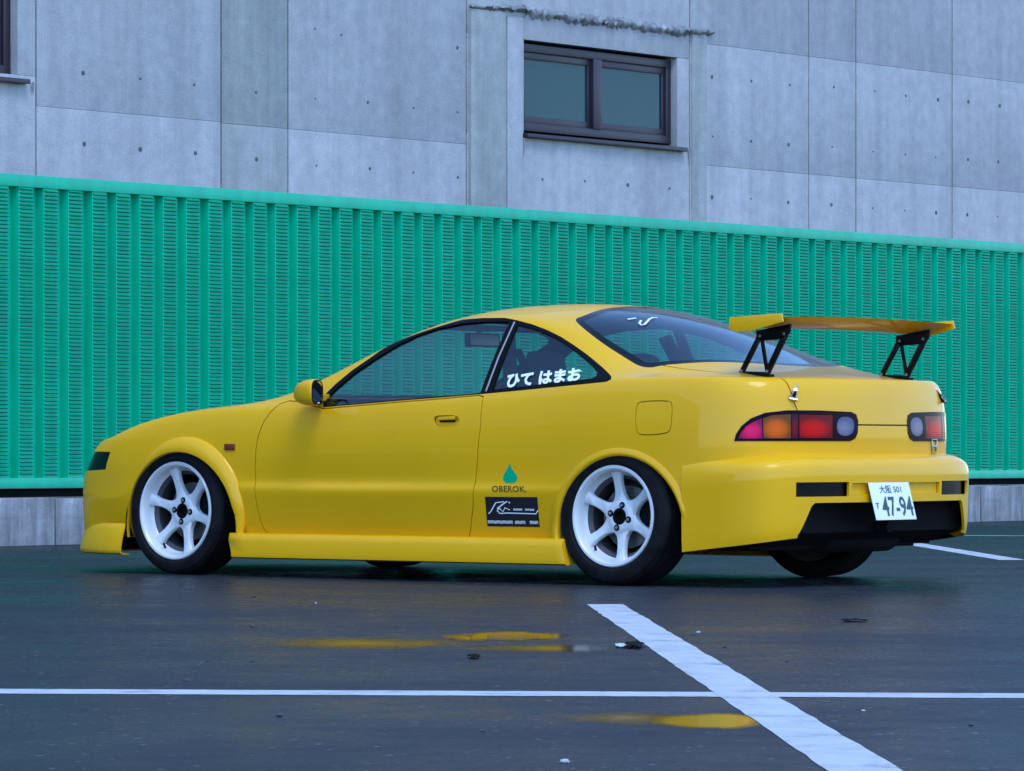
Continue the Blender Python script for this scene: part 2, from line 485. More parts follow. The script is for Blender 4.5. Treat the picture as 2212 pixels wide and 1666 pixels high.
# building behind
WO = 2.6
bld = empty('concrete_building', fence_frame(WO), FA)
tag(bld, 'large grey concrete building with tie holes and a dark framed window behind the fence', 'building')
def W(x, y): return plane_px(x, y, WO)
vj = [W(x_, 300)[0] for x_ in (478, 622, 1008, 1490, 1747, 1849, 2057)]
jl = W(78, 300)[0]
TOP = 8.2
zA = W(1860, 136)[1]; zB = W(1860, 386)[1]; zL = W(300, 248)[1]; zL2 = W(560, 273)[1]
ww0, wz1 = W(1133, 91); ww1 = W(1462, 200)[0]; wz0 = W(1300, 296)[1]
lw1 = W(36, 100)[0]; lwz0 = W(20, 160)[1]
G = .0085
def panel(x0, x1, z0, z1, m=M_conc, dy=0.0, name='concrete_panel'):
    o = MB().box((x0 + G, dy, z0 + .0008), (x1 - G, .22, z1 - .0008)).build(name, m, bld, bevel=.0025)
    return o
cols = [-36.0, -30.0, -24.0, -19.0, -14.0, -9.0, W(-260, 300)[0], jl] + vj + [vj[-1] + 2.2, vj[-1] + 4.4]
for k in range(len(cols) - 1):
    a_, b_ = cols[k], cols[k + 1]
    hz = [0.0]
    kk = k - 5
    if kk <= 1: hz += [lwz0, lwz0 + 1.35] if kk == 1 else [zL]
    elif kk <= 3: hz += [zL if kk == 2 else zL2]
    elif kk == 4: hz += [zL2]
    elif kk == 5: hz += [wz0 - .06, wz1 + .02, wz1 + .62]
    else: hz += [zB, zA]
    hz += [6.2, TOP]
    for j in range(len(hz) - 1):
        z0, z1 = hz[j], hz[j + 1]
        if kk == 1 and j == 1:                      # bay with the window cut by the picture's left edge
            panel(a_, lw1 - 1.9, z0, z1)
            panel(lw1, b_, z0, z1)
        elif kk == 5 and j == 1:
            panel(a_, ww0, z0, z1)
            panel(ww1, b_, z0, z1)
        else:
            panel(a_, b_, z0, z1, M_conc2 if (kk == 3) else M_conc, dy=.0)
# joint filler behind the gaps
for xj in cols[1:-1]:
    MB().box((xj - .03, .02, 0), (xj + .03, .05, TOP)).build('joint_filler', M_tie, bld, smooth=None)
# darker pilaster left of the window and pale strips round it
pa, pb = W(1010, 300)[0], W(1088, 300)[0]
panel(pa, pb, 0, W(1040, 22)[1], M_conc2, dy=-.03, name='pilaster')
panel(W(1492, 300)[0], W(1526, 300)[0], 0, W(1500, 75)[1], M_conc2, dy=-.012, name='pilaster')
panel(W(1092, 300)[0], W(1128, 300)[0], 0, W(1110, 38)[1], M_conc, dy=-.014, name='pilaster')
# crumbled mortar line over the window
def scar(xa, ya, xb, yb, hw, seed):
    rr = random.Random(seed)
    (sa, za), (sb, zb_) = W(xa, ya), W(xb, yb)
    n = max(4, int((sb - sa) / .025)); vv, ff = [], []
    m = 5
    for i in range(n + 1):
        f_ = i / n; s_ = sa + (sb - sa) * f_; z_ = za + (zb_ - za) * f_
        top = hw * rr.uniform(.35, 1.1); bot = hw * rr.uniform(.3, 1.2)
        for j in range(m):
            q = j / (m - 1)
            dep = -.016 - .034 * math.sin(math.pi * q) * rr.uniform(.35, 1.2) if 0 < j < m - 1 else -.005
            vv.append((s_ + rr.uniform(-.006, .006), dep, z_ + top - (top + bot) * q))
        if i:
            for j in range(m - 1):
                a0 = (i - 1) * m + j
                ff.append((a0, a0 + 1, a0 + m + 1, a0 + m))
    meshobj('mortar_scar', vv, ff, M_scar, bld, smooth=70)
scar(1012, 14, 1130, 20, .028, 1); scar(1130, 24, 1300, 46, .055, 2); scar(1300, 46, 1482, 68, .05, 3); scar(1482, 66, 1536, 70, .045, 4)
# tie holes
mb = MB().lathe([(.0, -.001), (.019, -.001), (.021, .004)], 'y', 12)
tie = mb.build('tie_hole', M_tie, None, smooth=None); tie_me = tie.data; bpy.data.objects.remove(tie)
ties_src = [(219, 193), (370, 208), (512, 224), (222, 380), (370, 394), (515, 404), (675, 244), (676, 420), (830, 76), (831, 260), (834, 437),
            (1430, 473), (1542, 478), (1655, 488), (1765, 497),
            (1877, 203), (1981, 214), (2082, 224), (2198, 230), (2306, 240), (2388, 253), (2473, 263), (2553, 268), (2636, 279),
            (1879, 360), (1980, 373), (2079, 382), (2194, 388), (2302, 400), (2387, 408), (2467, 415), (2552, 421), (2632, 427),
            (1877, 520), (1980, 524), (2078, 534), (2192, 540), (2301, 549), (2385, 555), (2468, 561), (2550, 566), (2630, 571), (900, 92), (1206, 126), (1206, 296), (1207, 468), (1090, 285), (1090, 455), (970, 270), (975, 445)]
for (sx, sy) in ties_src:
    s_, z_ = W(sx * .8193, sy * .8193)
    o = link('tie_hole', tie_me, bld); o.location = (s_, -.0025, z_); k = random.uniform(.35, .9); o.scale = (k, 1, k)
def window(x0, x1, z0, z1, parent, label=None):
    wdw = empty('window'); wdw.parent = parent; wdw.location = (x0, 0, z0)
    w_, h_ = x1 - x0, z1 - z0
    fr = MB()
    t_ = .065; y0, y1 = .06, .15
    fr.box((0, y0, 0), (w_, y1, t_)); fr.box((0, y0, h_ - t_), (w_, y1, h_)); fr.box((0, y0 + .002, t_), (t_, y1, h_ - t_)); fr.box((w_ - t_, y0 + .002, t_), (w_, y1, h_ - t_))
    fr.build('window_frame', M_frame, wdw, bevel=.004)
    MB().box((w_ / 2 - .055, y0 - .012, t_), (w_ / 2 + .055, y1, h_ - t_)).build('mullion', M_frame, wdw, bevel=.004)
    for a_, b_ in ((t_, w_ / 2 - .055), (w_ / 2 + .055, w_ - t_)):
        sf = MB(); q = .055
        sf.box((a_, y0 + .02, t_), (b_, y0 + .05, t_ + q)); sf.box((a_, y0 + .02, h_ - t_ - q), (b_, y0 + .05, h_ - t_))
        sf.box((a_, y0 + .022, t_ + q), (a_ + q * .7, y0 + .05, h_ - t_ - q)); sf.box((b_ - q * .7, y0 + .022, t_ + q), (b_, y0 + .05, h_ - t_ - q))
        sf.build('sash', M_frame, wdw, bevel=.003)
        MB().box((a_ + q * .7, y0 + .035, t_ + q), (b_ - q * .7, y0 + .043, h_ - t_ - q)).build('pane', M_wglass, wdw, smooth=None)
    MB().prism([(-.02, .14, -.005), (-.02, -.055, -.03), (-.02, -.055, -.062), (-.02, .14, -.055)], (w_ + .10, 0, 0)).build('sill', M_frame, wdw, bevel=.004)
    return wdw
def drip(x0, y0, y1, w, seed):
    rr = random.Random(seed); (s0, z0) = W(x0, y0); z1 = W(x0, y1)[1]; n = 14; vv, ff = [], []
    for i in range(n + 1):
        f_ = i / n; hw = w * (1 - f_ ** 1.3) * rr.uniform(.6, 1.1) + .002; c_ = s0 + rr.uniform(-.004, .004)
        vv += [(c_ - hw, -.0165, z0 + (z1 - z0) * f_), (c_ + hw, -.0165, z0 + (z1 - z0) * f_)]
        if i: ff.append((2*i-2, 2*i-1, 2*i+1, 2*i))
    meshobj('drip_stain', vv, ff, M_scar, bld)
drip(1129, 298, 340, .010, 1); drip(1487, 322, 362, .014, 2); drip(68, 178, 205, .012, 3)
window(ww0, ww1, wz0, wz1, bld)
window(lw1 - 1.9, lw1, lwz0, lwz0 + 1.35, bld)
MB().box((-36.0, .24, 0), (cols[-1], .30, TOP)).build('inner_wall', M_dark, bld, smooth=None)

# ================================================================== CAR
YAW = R(38.2)
cY, sY = math.cos(YAW), math.sin(YAW)
CO = Vector((.495 + .74 * sY, 17.94 + .74 * cY, 0.0))
car = empty('parked_car', CO, -YAW)
tag(car, 'lowered yellow three-door coupe with white six-spoke wheels and a tall rear wing', 'car')
def to_local(v): return Vector((v.x * cY - v.y * sY, v.x * sY + v.y * cY, v.z))
def px_local(x, y):
    o = to_local(Vector((0, 0, CH)) - CO); d = to_local(px_dir(x, y)).normalized()
    return o, d
# local frame: x to the rear, y to the right-hand side (away from the viewer), z up; rear axle at x = 0

def pch(keys):
    """smooth interpolation through sparse keys (Catmull-Rom in x)"""
    xs = np.array([k[0] for k in keys], float); ys = np.array([k[1] for k in keys], float)
    m = np.gradient(ys, xs)
    def f(x):
        x = min(max(x, xs[0]), xs[-1]); i = int(min(max(np.searchsorted(xs, x) - 1, 0), len(xs) - 2))
        h = xs[i + 1] - xs[i]; t_ = (x - xs[i]) / h
        return float((2*t_**3-3*t_**2+1)*ys[i] + (t_**3-2*t_**2+t_)*h*m[i] + (-2*t_**3+3*t_**2)*ys[i+1] + (t_**3-t_**2)*h*m[i+1])
    return f
fW = pch([(-3.05,.800),(-2.9,.834),(-2.7,.846),(-2.4,.848),(-2.0,.846),(-1.2,.848),(-.4,.848),(0,.846),(.25,.842),(.4,.834),(.52,.815)])
fzb = pch([(-3.05,.638),(-2.9,.685),(-2.72,.727),(-2.5,.757),(-2.25,.778),(-2.0,.787),(-1.7,.795),(-1.2,.815),(-.74,.838),(-.4,.857),(-.05,.884),(.2,.893),(.52,.890)])
fzc = pch([(-3.05,.650),(-2.9,.699),(-2.72,.743),(-2.5,.772),(-2.25,.79),(-2.08,.800),(-1.93,.835),(-1.75,.905),(-1.55,.995),(-1.35,1.08),(-1.15,1.14),(-.95,1.170),(-.75,1.176),(-.55,1.152),(-.35,1.086),(-.15,1.000),(.05,.932),(.22,.909),(.38,.901),(.52,.896)])
fwc = pch([(-3.05,.62),(-2.9,.68),(-2.5,.725),(-2.08,.745),(-1.93,.738),(-1.75,.705),(-1.55,.668),(-1.35,.637),(-1.15,.616),(-.95,.605),(-.75,.600),(-.55,.604),(-.35,.614),(-.15,.632),(.05,.650),(.22,.662),(.38,.665),(.52,.66)])
fzt = pch([(-3.05,.68),(-2.9,.715),(-2.72,.75),(-2.5,.782),(-2.33,.805),(-2.2,.83),(-2.05,.885),(-1.93,.935),(-1.75,1.02),(-1.55,1.115),(-1.35,1.183),(-1.15,1.224),(-.95,1.242),(-.75,1.247),(-.55,1.241),(-.35,1.218),(-.15,1.173),(.05,1.112),(.22,1.040),(.38,.975),(.52,.925)])
US = [-3.05,-2.9,-2.72,-2.54,-2.36,-2.18,-2.0,-1.84,-1.68,-1.52,-1.36,-1.2,-1.02,-.84,-.66,-.5,-.34,-.18,-.02,.14,.28,.4,.52]
FR_ = [0,.105,.26,.366,.394,.5,.65,.8,.94,1.0]
DW = [.055,.024,.009,-.003,.004,.003,.0,.006,.022,.045]
fcr = pch([(-3.05,0),(-2.3,0),(-2.15,1),(-.5,1),(-.2,.6),(.1,.2),(.3,0),(.52,0)])
cols_ = []
# nose
nose = [(0.,-3.46,-3.20),(.26,-3.45,-3.165),(.49,-3.41,-3.12),(.66,-3.335,-3.06),(.755,-3.22,-3.0)]
nz = [.17,.24,.31,.37,.405,.44,.49,.54,.58,.605]
nd = [.015,.005,0,0,.004,.01,.03,.065,.10,.135]
gfr = [0,.03,.09,.16,.2,.30,.52,.77,1]
for k, (w_, u_, uc) in enumerate(nose):
    c_ = []
    for i in range(10):
        c_.append((u_ + nd[i] * (1 - .25 * k / 4), w_ * (1 - .03 * (i > 7)), nz[i] + .006 * k * (i / 9)))
    e_ = (uc, 0., .655 + .012 * k)
    b_ = c_[9]
    for i in range(1, 9):
        f_ = gfr[i]
        c_.append((b_[0] + (e_[0] - b_[0]) * f_, b_[1] * (1 - f_), b_[2] + (e_[2] - b_[2]) * (1 - (1 - f_) ** 1.6)))
    cols_.append(c_)
for si, u_ in enumerate(US):
    zb_, W_ = fzb(u_), fW(u_)
    c_ = []
    kc = fcr(u_)
    for i in range(10):
        z_ = .17 + (zb_ - .17) * FR_[i]
        dw_ = DW[i]
        if zb_ > .72 and i in (3, 4): z_ = (.411, .427)[i - 3]
        if i == 3: dw_ = -.001 - .004 * kc
        if i == 4: dw_ = .0005 + .0065 * kc
        if i == 5: dw_ = .002 + .003 * kc
        c_.append((u_, W_ - dw_, z_))
    wb = W_ - DW[9]; wc, zc, zt = fwc(u_), fzc(u_), fzt(u_)
    ue = u_ + (.12 if si == 0 else .06 if si == 1 else 0) if u_ < -2.8 else u_ + (.0)
    for f_, bow in ((.10, .006), (.5, .013), (.9, .006)):
        c_.append((u_, wb + (wc - wb) * f_ + bow * min(1, max(0, (zc - zb_) / .2)), zb_ + (zc - zb_) * f_))
    c_.append((u_, wc, zc))
    for f_ in (.90, .66, .33, 0.):
        z_ = zt - (zt - zc) * f_ ** 2.5
        c_.append((u_ + (ue - u_) * (1 - f_), wc * f_, z_))
    cols_.append(c_)
# tail
tail = [(.775,.615,.585),(.705,.705,.625),(.585,.765,.655),(.40,.802,.68),(.20,.822,.70),(0.,.828,.71)]
tz = [.20,.33,.45,.53,.57,.635,.725,.81,.868,.888]
td = [-.05,-.02,0,.005,.006,.008,.006,-.002,-.018,-.036]
s_last = cols_[-1]
for k, (w_, u_, uc) in enumerate(tail):
    c_ = []
    f0 = min(1., (k + 1) / 2.5)
    for i in range(10):
        z_ = s_last[i][2] * (1 - f0) + tz[i] * f0
        inn = DW[i] * (1 - f0) + (.012 if i == 8 else .03 if i == 9 else 0) * f0
        c_.append((u_ + td[i], max(0., w_ - inn) if w_ > 0 else 0., z_))
    b_ = c_[9]; e_ = (uc, 0., .912 - .006 * k)
    for i in range(1, 9):
        f_ = gfr[i]
        c_.append((b_[0] + (e_[0] - b_[0]) * f_, b_[1] * (1 - f_), b_[2] + (e_[2] - b_[2]) * f_))
    cols_.append(c_)
C = np.array(cols_)            # (ncol, 17, 3), left half written with positive y

def bspline_grid(C, sc_, sr, mirror_rows_end=True, mirror_cols=(True, True)):
    def refl(A): B = A.copy(); B[..., 1] *= -1; return B
    first = refl(C[1:2]) if mirror_cols[0] else 2 * C[0:1] - C[1:2]
    last = refl(C[-2:-1]) if mirror_cols[1] else 2 * C[-1:] - C[-2:-1]
    E_ = np.concatenate([first, C, last], 0)
    top = refl(E_[:, -2:-1]) if mirror_rows_end else 2 * E_[:, -1:] - E_[:, -2:-1]
    bot = 2 * E_[:, :1] - E_[:, 1:2]
    E_ = np.concatenate([bot, E_, top], 1)
    def basis(n, s):
        ts = np.linspace(0, n - 1, (n - 1) * s + 1); B = np.zeros((len(ts), n + 2))
        for k, t_ in enumerate(ts):
            i = min(int(t_), n - 2); f_ = t_ - i
            B[k, i:i + 4] = [(1-f_)**3/6, (3*f_**3-6*f_**2+4)/6, (-3*f_**3+3*f_**2+3*f_+1)/6, f_**3/6]
        return B
    Bc, Br = basis(C.shape[0], sc_), basis(C.shape[1], sr)
    return np.einsum('ai,ijk,bj->abk', Bc, E_, Br)
def mirrored_sheet(Gd, close_top=True, weld=1e-5):
    """grid (cols, rows) of the left half -> bmesh of both halves, outward normals"""
    bm = bmesh.new()
    for sgn in (-1, 1):
        vs_ = [[bm.verts.new((p[0], sgn * p[1], p[2])) for p in c_] for c_ in Gd]
        for i in range(len(vs_) - 1):
            for j in range(len(vs_[0]) - 1):
                q = [vs_[i][j], vs_[i + 1][j], vs_[i + 1][j + 1], vs_[i][j + 1]]
                bm.faces.new(q if sgn < 0 else q[::-1])
    bmesh.ops.remove_doubles(bm, verts=bm.verts, dist=weld)
    bm.normal_update()
    return bm

CUTN = [0]
def basis_for(D):
    D = D.normalized(); e1 = Vector((0, 0, 1)).cross(D)
    if e1.length < .1: e1 = Vector((0, 1, 0))
    e1.normalize(); e2 = D.cross(e1).normalized()
    return e1, e2, D
def inside(p, poly):
    x_, y_ = p; r_ = False; n = len(poly); j = n - 1
    for i in range(n):
        xi, yi = poly[i]; xj, yj = poly[j]
        if (yi > y_) != (yj > y_) and x_ < (xj - xi) * (y_ - yi) / (yj - yi) + xi: r_ = not r_
        j = i
    return r_
def offset_poly(poly, d):
    """positive d grows the polygon"""
    n = len(poly); area = sum(poly[i][0] * poly[(i + 1) % n][1] - poly[(i + 1) % n][0] * poly[i][1] for i in range(n))
    sg = 1 if area > 0 else -1; out = []
    for i in range(n):
        a_, b_, c_ = Vector(poly[i - 1]), Vector(poly[i]), Vector(poly[(i + 1) % n])
        d1 = (b_ - a_).normalized(); d2 = (c_ - b_).normalized()
        n1 = Vector((d1.y, -d1.x)) * sg; n2 = Vector((d2.y, -d2.x)) * sg
        m_ = (n1 + n2); m_ = m_ / max(m_.length_squared, .35) * 2 if m_.length > 1e-6 else n1
        out.append(tuple(b_ + m_ * d))
    return out
def resample(poly, n=None, smooth=0, closed=True):
    """Chaikin corner cutting"""
    for _ in range(smooth):
        q = []; m_ = len(poly)
        for i in range(m_):
            a_, b_ = Vector(poly[i]), Vector(poly[(i + 1) % m_])
            q += [tuple(a_ * .75 + b_ * .25), tuple(a_ * .25 + b_ * .75)]
        poly = q
    return poly
def cut(bm, lay, poly, e1, e2, D, ident, only=None, ndot=.05):
    """cut the surface along a polygon given in the (e1, e2) plane, swept along D; faces inside get ident"""
    xs = [p[0] for p in poly]; ys = [p[1] for p in poly]
    bx0, bx1, by0, by1 = min(xs) - .05, max(xs) + .05, min(ys) - .05, max(ys) + .05
    cand = set()
    for f in bm.faces:
        if f.normal.dot(D) < ndot or (only is not None and f[lay] not in only): continue
        c_ = f.calc_center_median(); a_, b_ = c_.dot(e1), c_.dot(e2)
        if bx0 < a_ < bx1 and by0 < b_ < by1: cand.add(f)
    n = len(poly)
    for i in range(n):
        p, q = poly[i], poly[(i + 1) % n]
        if abs(p[0] - q[0]) + abs(p[1] - q[1]) < 1e-6: continue
        lx, hx = min(p[0], q[0]) - 1e-4, max(p[0], q[0]) + 1e-4; ly, hy = min(p[1], q[1]) - 1e-4, max(p[1], q[1]) + 1e-4
        pw = e1 * p[0] + e2 * p[1]; dirv = e1 * (q[0] - p[0]) + e2 * (q[1] - p[1]); no = dirv.cross(D).normalized()
        sel = []
        for f in cand:
            a0 = b0 = 1e9; a1 = b1 = -1e9; lo = 1e9; hi = -1e9
            for v in f.verts:
                a_, b_ = v.co.dot(e1), v.co.dot(e2)
                a0 = min(a0, a_); a1 = max(a1, a_); b0 = min(b0, b_); b1 = max(b1, b_)
                d_ = (v.co - pw).dot(no); lo = min(lo, d_); hi = max(hi, d_)
            if a0 <= hx and a1 >= lx and b0 <= hy and b1 >= ly and lo < -1e-6 and hi > 1e-6: sel.append(f)
        if not sel: continue
        geo = set(sel)
        for f in sel: geo.update(f.edges); geo.update(f.verts)
        r_ = bmesh.ops.bisect_plane(bm, geom=list(geo), dist=1e-6, plane_co=pw, plane_no=no)
        cand = {f for f in cand if f.is_valid}
        cand.update(x_ for x_ in r_['geom'] if isinstance(x_, bmesh.types.BMFace))
        for x_ in r_['geom_cut']:
            if isinstance(x_, bmesh.types.BMEdge):
                for f in x_.link_faces:
                    if f.normal.dot(D) > -.5: cand.add(f)
    for f in cand:
        if f.is_valid and (only is None or f[lay] in only):
            c_ = f.calc_center_median()
            if inside((c_.dot(e1), c_.dot(e2)), poly): f[lay] = ident
def piece(bm, lay, idents, name, mats, parent=car, thick=.012, off=0.0, side=None, smooth=32, rim_mat=0):
    """an object from the faces carrying one of idents, given thickness inwards"""
    fs = [f for f in bm.faces if f[lay] in idents and (side is None or (f.calc_center_median().y < 0) == (side < 0))]
    if not fs: print('EMPTY PIECE', name); return None
    idx = {}; vo = []
    ec = {}
    for f in fs:
        for v in f.verts:
            if v not in idx: idx[v] = len(vo); vo.append(v)
    n = len(vo)
    verts = [v.co + v.normal * off for v in vo] + [v.co + v.normal * (off - thick) for v in vo]
    faces, fm = [], []
    for f in fs:
        q = [idx[v] for v in f.verts]
        faces.append(q); fm.append(0)
        faces.append([i_ + n for i_ in reversed(q)]); fm.append(1 if len(mats) > 1 else 0)
        for i_ in range(len(q)):
            a_, b_ = q[i_], q[(i_ + 1) % len(q)]
            if (b_, a_) in ec: ec.pop((b_, a_))
            else: ec[(a_, b_)] = 1
    for (a_, b_) in ec:
        faces.append([b_, a_, a_ + n, b_ + n]); fm.append(rim_mat)
    return meshobj(name, verts, faces, mats, parent, smooth, fm)

Gb = bspline_grid(C, 6, 4)
body = mirrored_sheet(Gb)
lay = body.faces.layers.int.new('part')
bvh = BVHTree.FromBMesh(body)
def hit(x, y):
    o, d = px_local(x, y); r_ = bvh.ray_cast(o, d)
    return r_[0]
def hits(pts, name=''):
    out = []
    for (x_, y_) in pts:
        h = hit(x_, y_)
        if h is None: print('MISS', name, x_, y_)
        else: out.append(h)
    return out
def drop(p, D):
    """surface point reached from p against direction D"""
    r_ = bvh.ray_cast(Vector(p) + D * 2.0, -D); return r_[0], r_[1]

LEFT = basis_for(Vector((0, -1, 0)))
def flip(b): return tuple(Vector((v.x, -v.y, v.z)) for v in b)
def both(poly, base, ident, only=None, ndot=.05):
    cut(body, lay, poly, *base, ident, only, ndot)
    cut(body, lay, poly, *flip(base), ident, only, ndot)
def poly_of(pts, base): return [(p.dot(base[0]), p.dot(base[1])) for p in pts]
def uz(pts): return poly_of([Vector((u_, -.8, z_)) for u_, z_ in pts], LEFT)

ARCH, DOOR, GAP, DLO, DGL, QGL, FUEL, FGAP, HATCH, HGAP, RW, RWB, WS, WSB, LAMP, LPK, LAM, LRD, LCL, LDR, HEAD, HCUP = range(1, 23)
# --- side glass
dlo_px = [(698,880),(702,853),(725,830),(760,801),(805,770),(850,742),(895,719),(940,703),(1000,691),(1045,687.5),(1090,687),(1116,692),(1150,701),(1182,713),(1212,728),(1240,746),(1268,766),(1292,786),(1312,804),(1321,814),(1320,820),(1310,825),(1240,832),(1170,839),(1110,845),(1045,851),(950,859),(860,866),(780,873)]
dlo = poly_of(hits(dlo_px, 'dlo'), LEFT)
both(dlo, LEFT, DLO)
dg_px = [(704,878),(709,856),(729,837),(763,808),(808,777),(853,749),(897,727),(942,711),(1001,699),(1045,695.5),(1088,695),(1101,697),(1038,849.5),(950,857),(860,864),(780,871)]
both(poly_of(hits(dg_px, 'dg'), LEFT), LEFT, DGL, {DLO})
qg_px = [(1064,842),(1118,702),(1150,710),(1180,721),(1208,735),(1234,752),(1260,772),(1280,790),(1291,804),(1288,813),(1278,818),(1230,824),(1160,832)]
both(poly_of(hits(qg_px, 'qg'), LEFT), LEFT, QGL, {DLO})
# --- door
door_px = [(655,869),(625,866),(604,873),(585,890),(570,911),(559,938),(553,972),(551,1010),(550.5,1050),(554,1088),(563,1124),(571,1145),(582,1153),(800,1158),(1000,1162.5),(1014,1160),(1017,1140),(1022,1095),(1030,1010),(1038,920),(1044,857),(1035,854),(950,862),(860,869),(780,876),(700,883)]
door = poly_of(hits(door_px, 'door'), LEFT)
both(offset_poly(door, .0025), LEFT, GAP, {0})
both(offset_poly(door, -.0025), LEFT, DOOR, {GAP})
# --- fuel lid (left side only)
fu = resample(poly_of(hits([(1374,878),(1382,867),(1445,865.5),(1453,873),(1450,925),(1442,937),(1384,941),(1373,931)], 'fuel'), LEFT), smooth=2)
cut(body, lay, offset_poly(fu, .002), *LEFT, FGAP, {0}); cut(body, lay, offset_poly(fu, -.002), *LEFT, FUEL, {FGAP})
# --- handle cup
hc = resample(poly_of(hits([(936,900),(950,897),(985,897),(993,905),(990,921),(950,923),(936,914)], 'handle'), LEFT), smooth=2)
both(hc, LEFT, HCUP, {DOOR})
# --- wheel arches
def arch(cu, cz, a_, b_):
    pts = [(cu + a_ * math.cos(R(t_)), cz + b_ * math.sin(R(t_))) for t_ in range(0, 181, 6)]
    return [(cu + a_, -.2)] + pts + [(cu - a_, -.2)]
ARC_R = (.037, .225, .338, .335); ARC_F = (-2.512, .225, .350, .345)
both(uz([(.366, .522), (.70, .522), (.70, -.2), (.366, -.2)]), LEFT, ARCH, {0})
both(uz(arch(*ARC_R)), LEFT, ARCH, {0, GAP}); both(uz(arch(*ARC_F)), LEFT, ARCH, {0, GAP})
# --- rear window, windscreen (seen from above)
UP = (Vector((1, 0, 0)), Vector((0, 1, 0)), Vector((0, 0, 1)))
hl = hits([(1238,690),(1262,712),(1300,741),(1350,772),(1392,796)], 'hatch')
print('hatch edge', [tuple(round(c_, 3) for c_ in p) for p in hl])
rl = [(p.x, p.y) for p in hl]
rw_half = [(-.475, 0), (-.47, -.30), (-.455, -.44)] + rl + [(.115, -.605), (.16, -.585), (.27, -.50), (.37, -.38), (.435, -.22), (.46, 0)]
rw = rw_half + [(a_, -b_) for a_, b_ in reversed(rw_half[1:-1])]
rw = resample(rw, smooth=2)
cut(body, lay, rw, *UP, RWB, {0}); cut(body, lay, offset_poly(rw, -.035), *UP, RW, {RWB})
ws_half = [(-1.33, 0), (-1.335, -.3), (-1.35, -.50), (-1.40, -.565), (-1.6, -.61), (-1.8, -.66), (-1.95, -.695), (-2.04, -.68), (-2.12, -.5), (-2.185, -.25), (-2.20, 0)]
ws = ws_half + [(a_, -b_) for a_, b_ in reversed(ws_half[1:-1])]
cut(body, lay, ws, *UP, WSB, {0}); cut(body, lay, offset_poly(ws, -.03), *UP, WS, {WSB})
# --- tail lamps
LD = basis_for(Vector((.66, -.75, 0)))
lp_px = [(1586,953),(1590,938),(1602,920),(1622,904),(1652,892),(1700,886.5),(1770,887),(1838,890),(1849,896),(1853,910),(1852,935),(1847,947),(1836,953)]
lamp = poly_of(hits(lp_px, 'lamp'), LD)
both(lamp, LD, LAMP, {0, HATCH, HGAP})
def lens(pts, ident): both(poly_of(hits(pts), LD), LD, ident, {LAMP})
lens([(1595,948),(1600,936),(1612,921),(1632,909),(1646,904),(1647,948)], LPK)
lens([(1649,947),(1648,904),(1668,897),(1708,895),(1708,947)], LAM)
lens([(1709.5,947),(1709.5,895),(1724,894.5),(1724,947)], LDR)
lens([(1726,946),(1726,896),(1798,897),(1798,946)], LRD)
both(resample(poly_of(hits([(1807,942),(1807,900),(1845,901),(1844,941)]), LD), smooth=2), LD, LCL, {LAMP})
# --- hatch lid: cut from behind
RB = (Vector((0, 1, 0)), Vector((0, 0, 1)), Vector((1, 0, 0)))
hh = [(0, .690), (-.20, .690), (-.21, .70), (-.22, .735), (-.56, .738), (-.575, .775), (-.585, .82), (-.59, .87), (-.615, .93), (-.63, 1.2)]
hp = hh + [(-a_, b_) for a_, b_ in reversed(hh[1:])]
def hatch_cut(poly, ident, only):
    for f in body.faces: pass
    cut(body, lay, poly, *RB, ident, only, .02)
hatch_cut(offset_poly(hp, .003), HGAP, {0}); hatch_cut(offset_poly(hp, -.003), HATCH, {HGAP})
# the lid ends at the rear window: faces further forward stay with the shell
for f in body.faces:
    if f[lay] in (HATCH, HGAP) and f.calc_center_median().x < -.05: f[lay] = 0
# --- head lamps
HD = basis_for(Vector((-.6, -.8, 0)))
hd3 = []
for (u_, w_, z_) in ((-3.30,-.45,.565),(-3.10,-.72,.574),(-3.00,-.79,.572),(-3.03,-.79,.488),(-3.20,-.70,.480),(-3.36,-.45,.475)):
    q, _ = drop((u_, w_, z_), HD[2]); hd3.append(q if q else Vector((u_, w_, z_)))
both(poly_of(hd3, HD), HD, HEAD, {0})

for f in body.faces:
    c_ = f.calc_center_median()
    if f[lay] == 0 and c_.x > .37 and c_.z < (.515 if c_.x < .6 else .50): f[lay] = ARCH
body.normal_update()
PNT = [M_paint, M_inner]
shell = piece(body, lay, {0}, 'body_shell', PNT)
for s_ in (-1, 1):
    d_ = piece(body, lay, {DOOR}, 'door', PNT, side=s_)
    piece(body, lay, {HCUP}, 'handle_cup', [M_paint], d_, thick=.004, off=-.016, side=s_)
    piece(body, lay, {DLO}, 'window_trim', [M_black], d_, thick=.014, off=.001, side=s_)
    piece(body, lay, {DGL}, 'door_window', [M_glass], d_, thick=.003, off=-.006, side=s_)
    piece(body, lay, {QGL}, 'quarter_window', [M_glass_q], car, thick=.003, off=-.004, side=s_)
    lm = piece(body, lay, {LAMP}, 'tail_lamp', [M_lampk], car, thick=.03, off=.003, side=s_)
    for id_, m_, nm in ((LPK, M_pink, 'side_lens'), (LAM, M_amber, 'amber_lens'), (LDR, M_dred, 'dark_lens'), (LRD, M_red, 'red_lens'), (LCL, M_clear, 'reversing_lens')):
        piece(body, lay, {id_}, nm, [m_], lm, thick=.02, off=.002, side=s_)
    piece(body, lay, {HEAD}, 'headlamp', [M_gloss], car, thick=.02, off=-.008, side=s_)
hatch = piece(body, lay, {HATCH}, 'hatch_lid', PNT)
piece(body, lay, {FUEL}, 'fuel_lid', PNT)
piece(body, lay, {RWB}, 'rear_window_border', [M_gloss], hatch, thick=.006, off=-.001)
piece(body, lay, {RW}, 'rear_window', [M_glass_r], hatch, thick=.004, off=-.0015)
piece(body, lay, {WSB}, 'windscreen_border', [M_gloss], car, thick=.006, off=-.001)
piece(body, lay, {WS}, 'windscreen', [M_glass], car, thick=.004, off=-.0015)

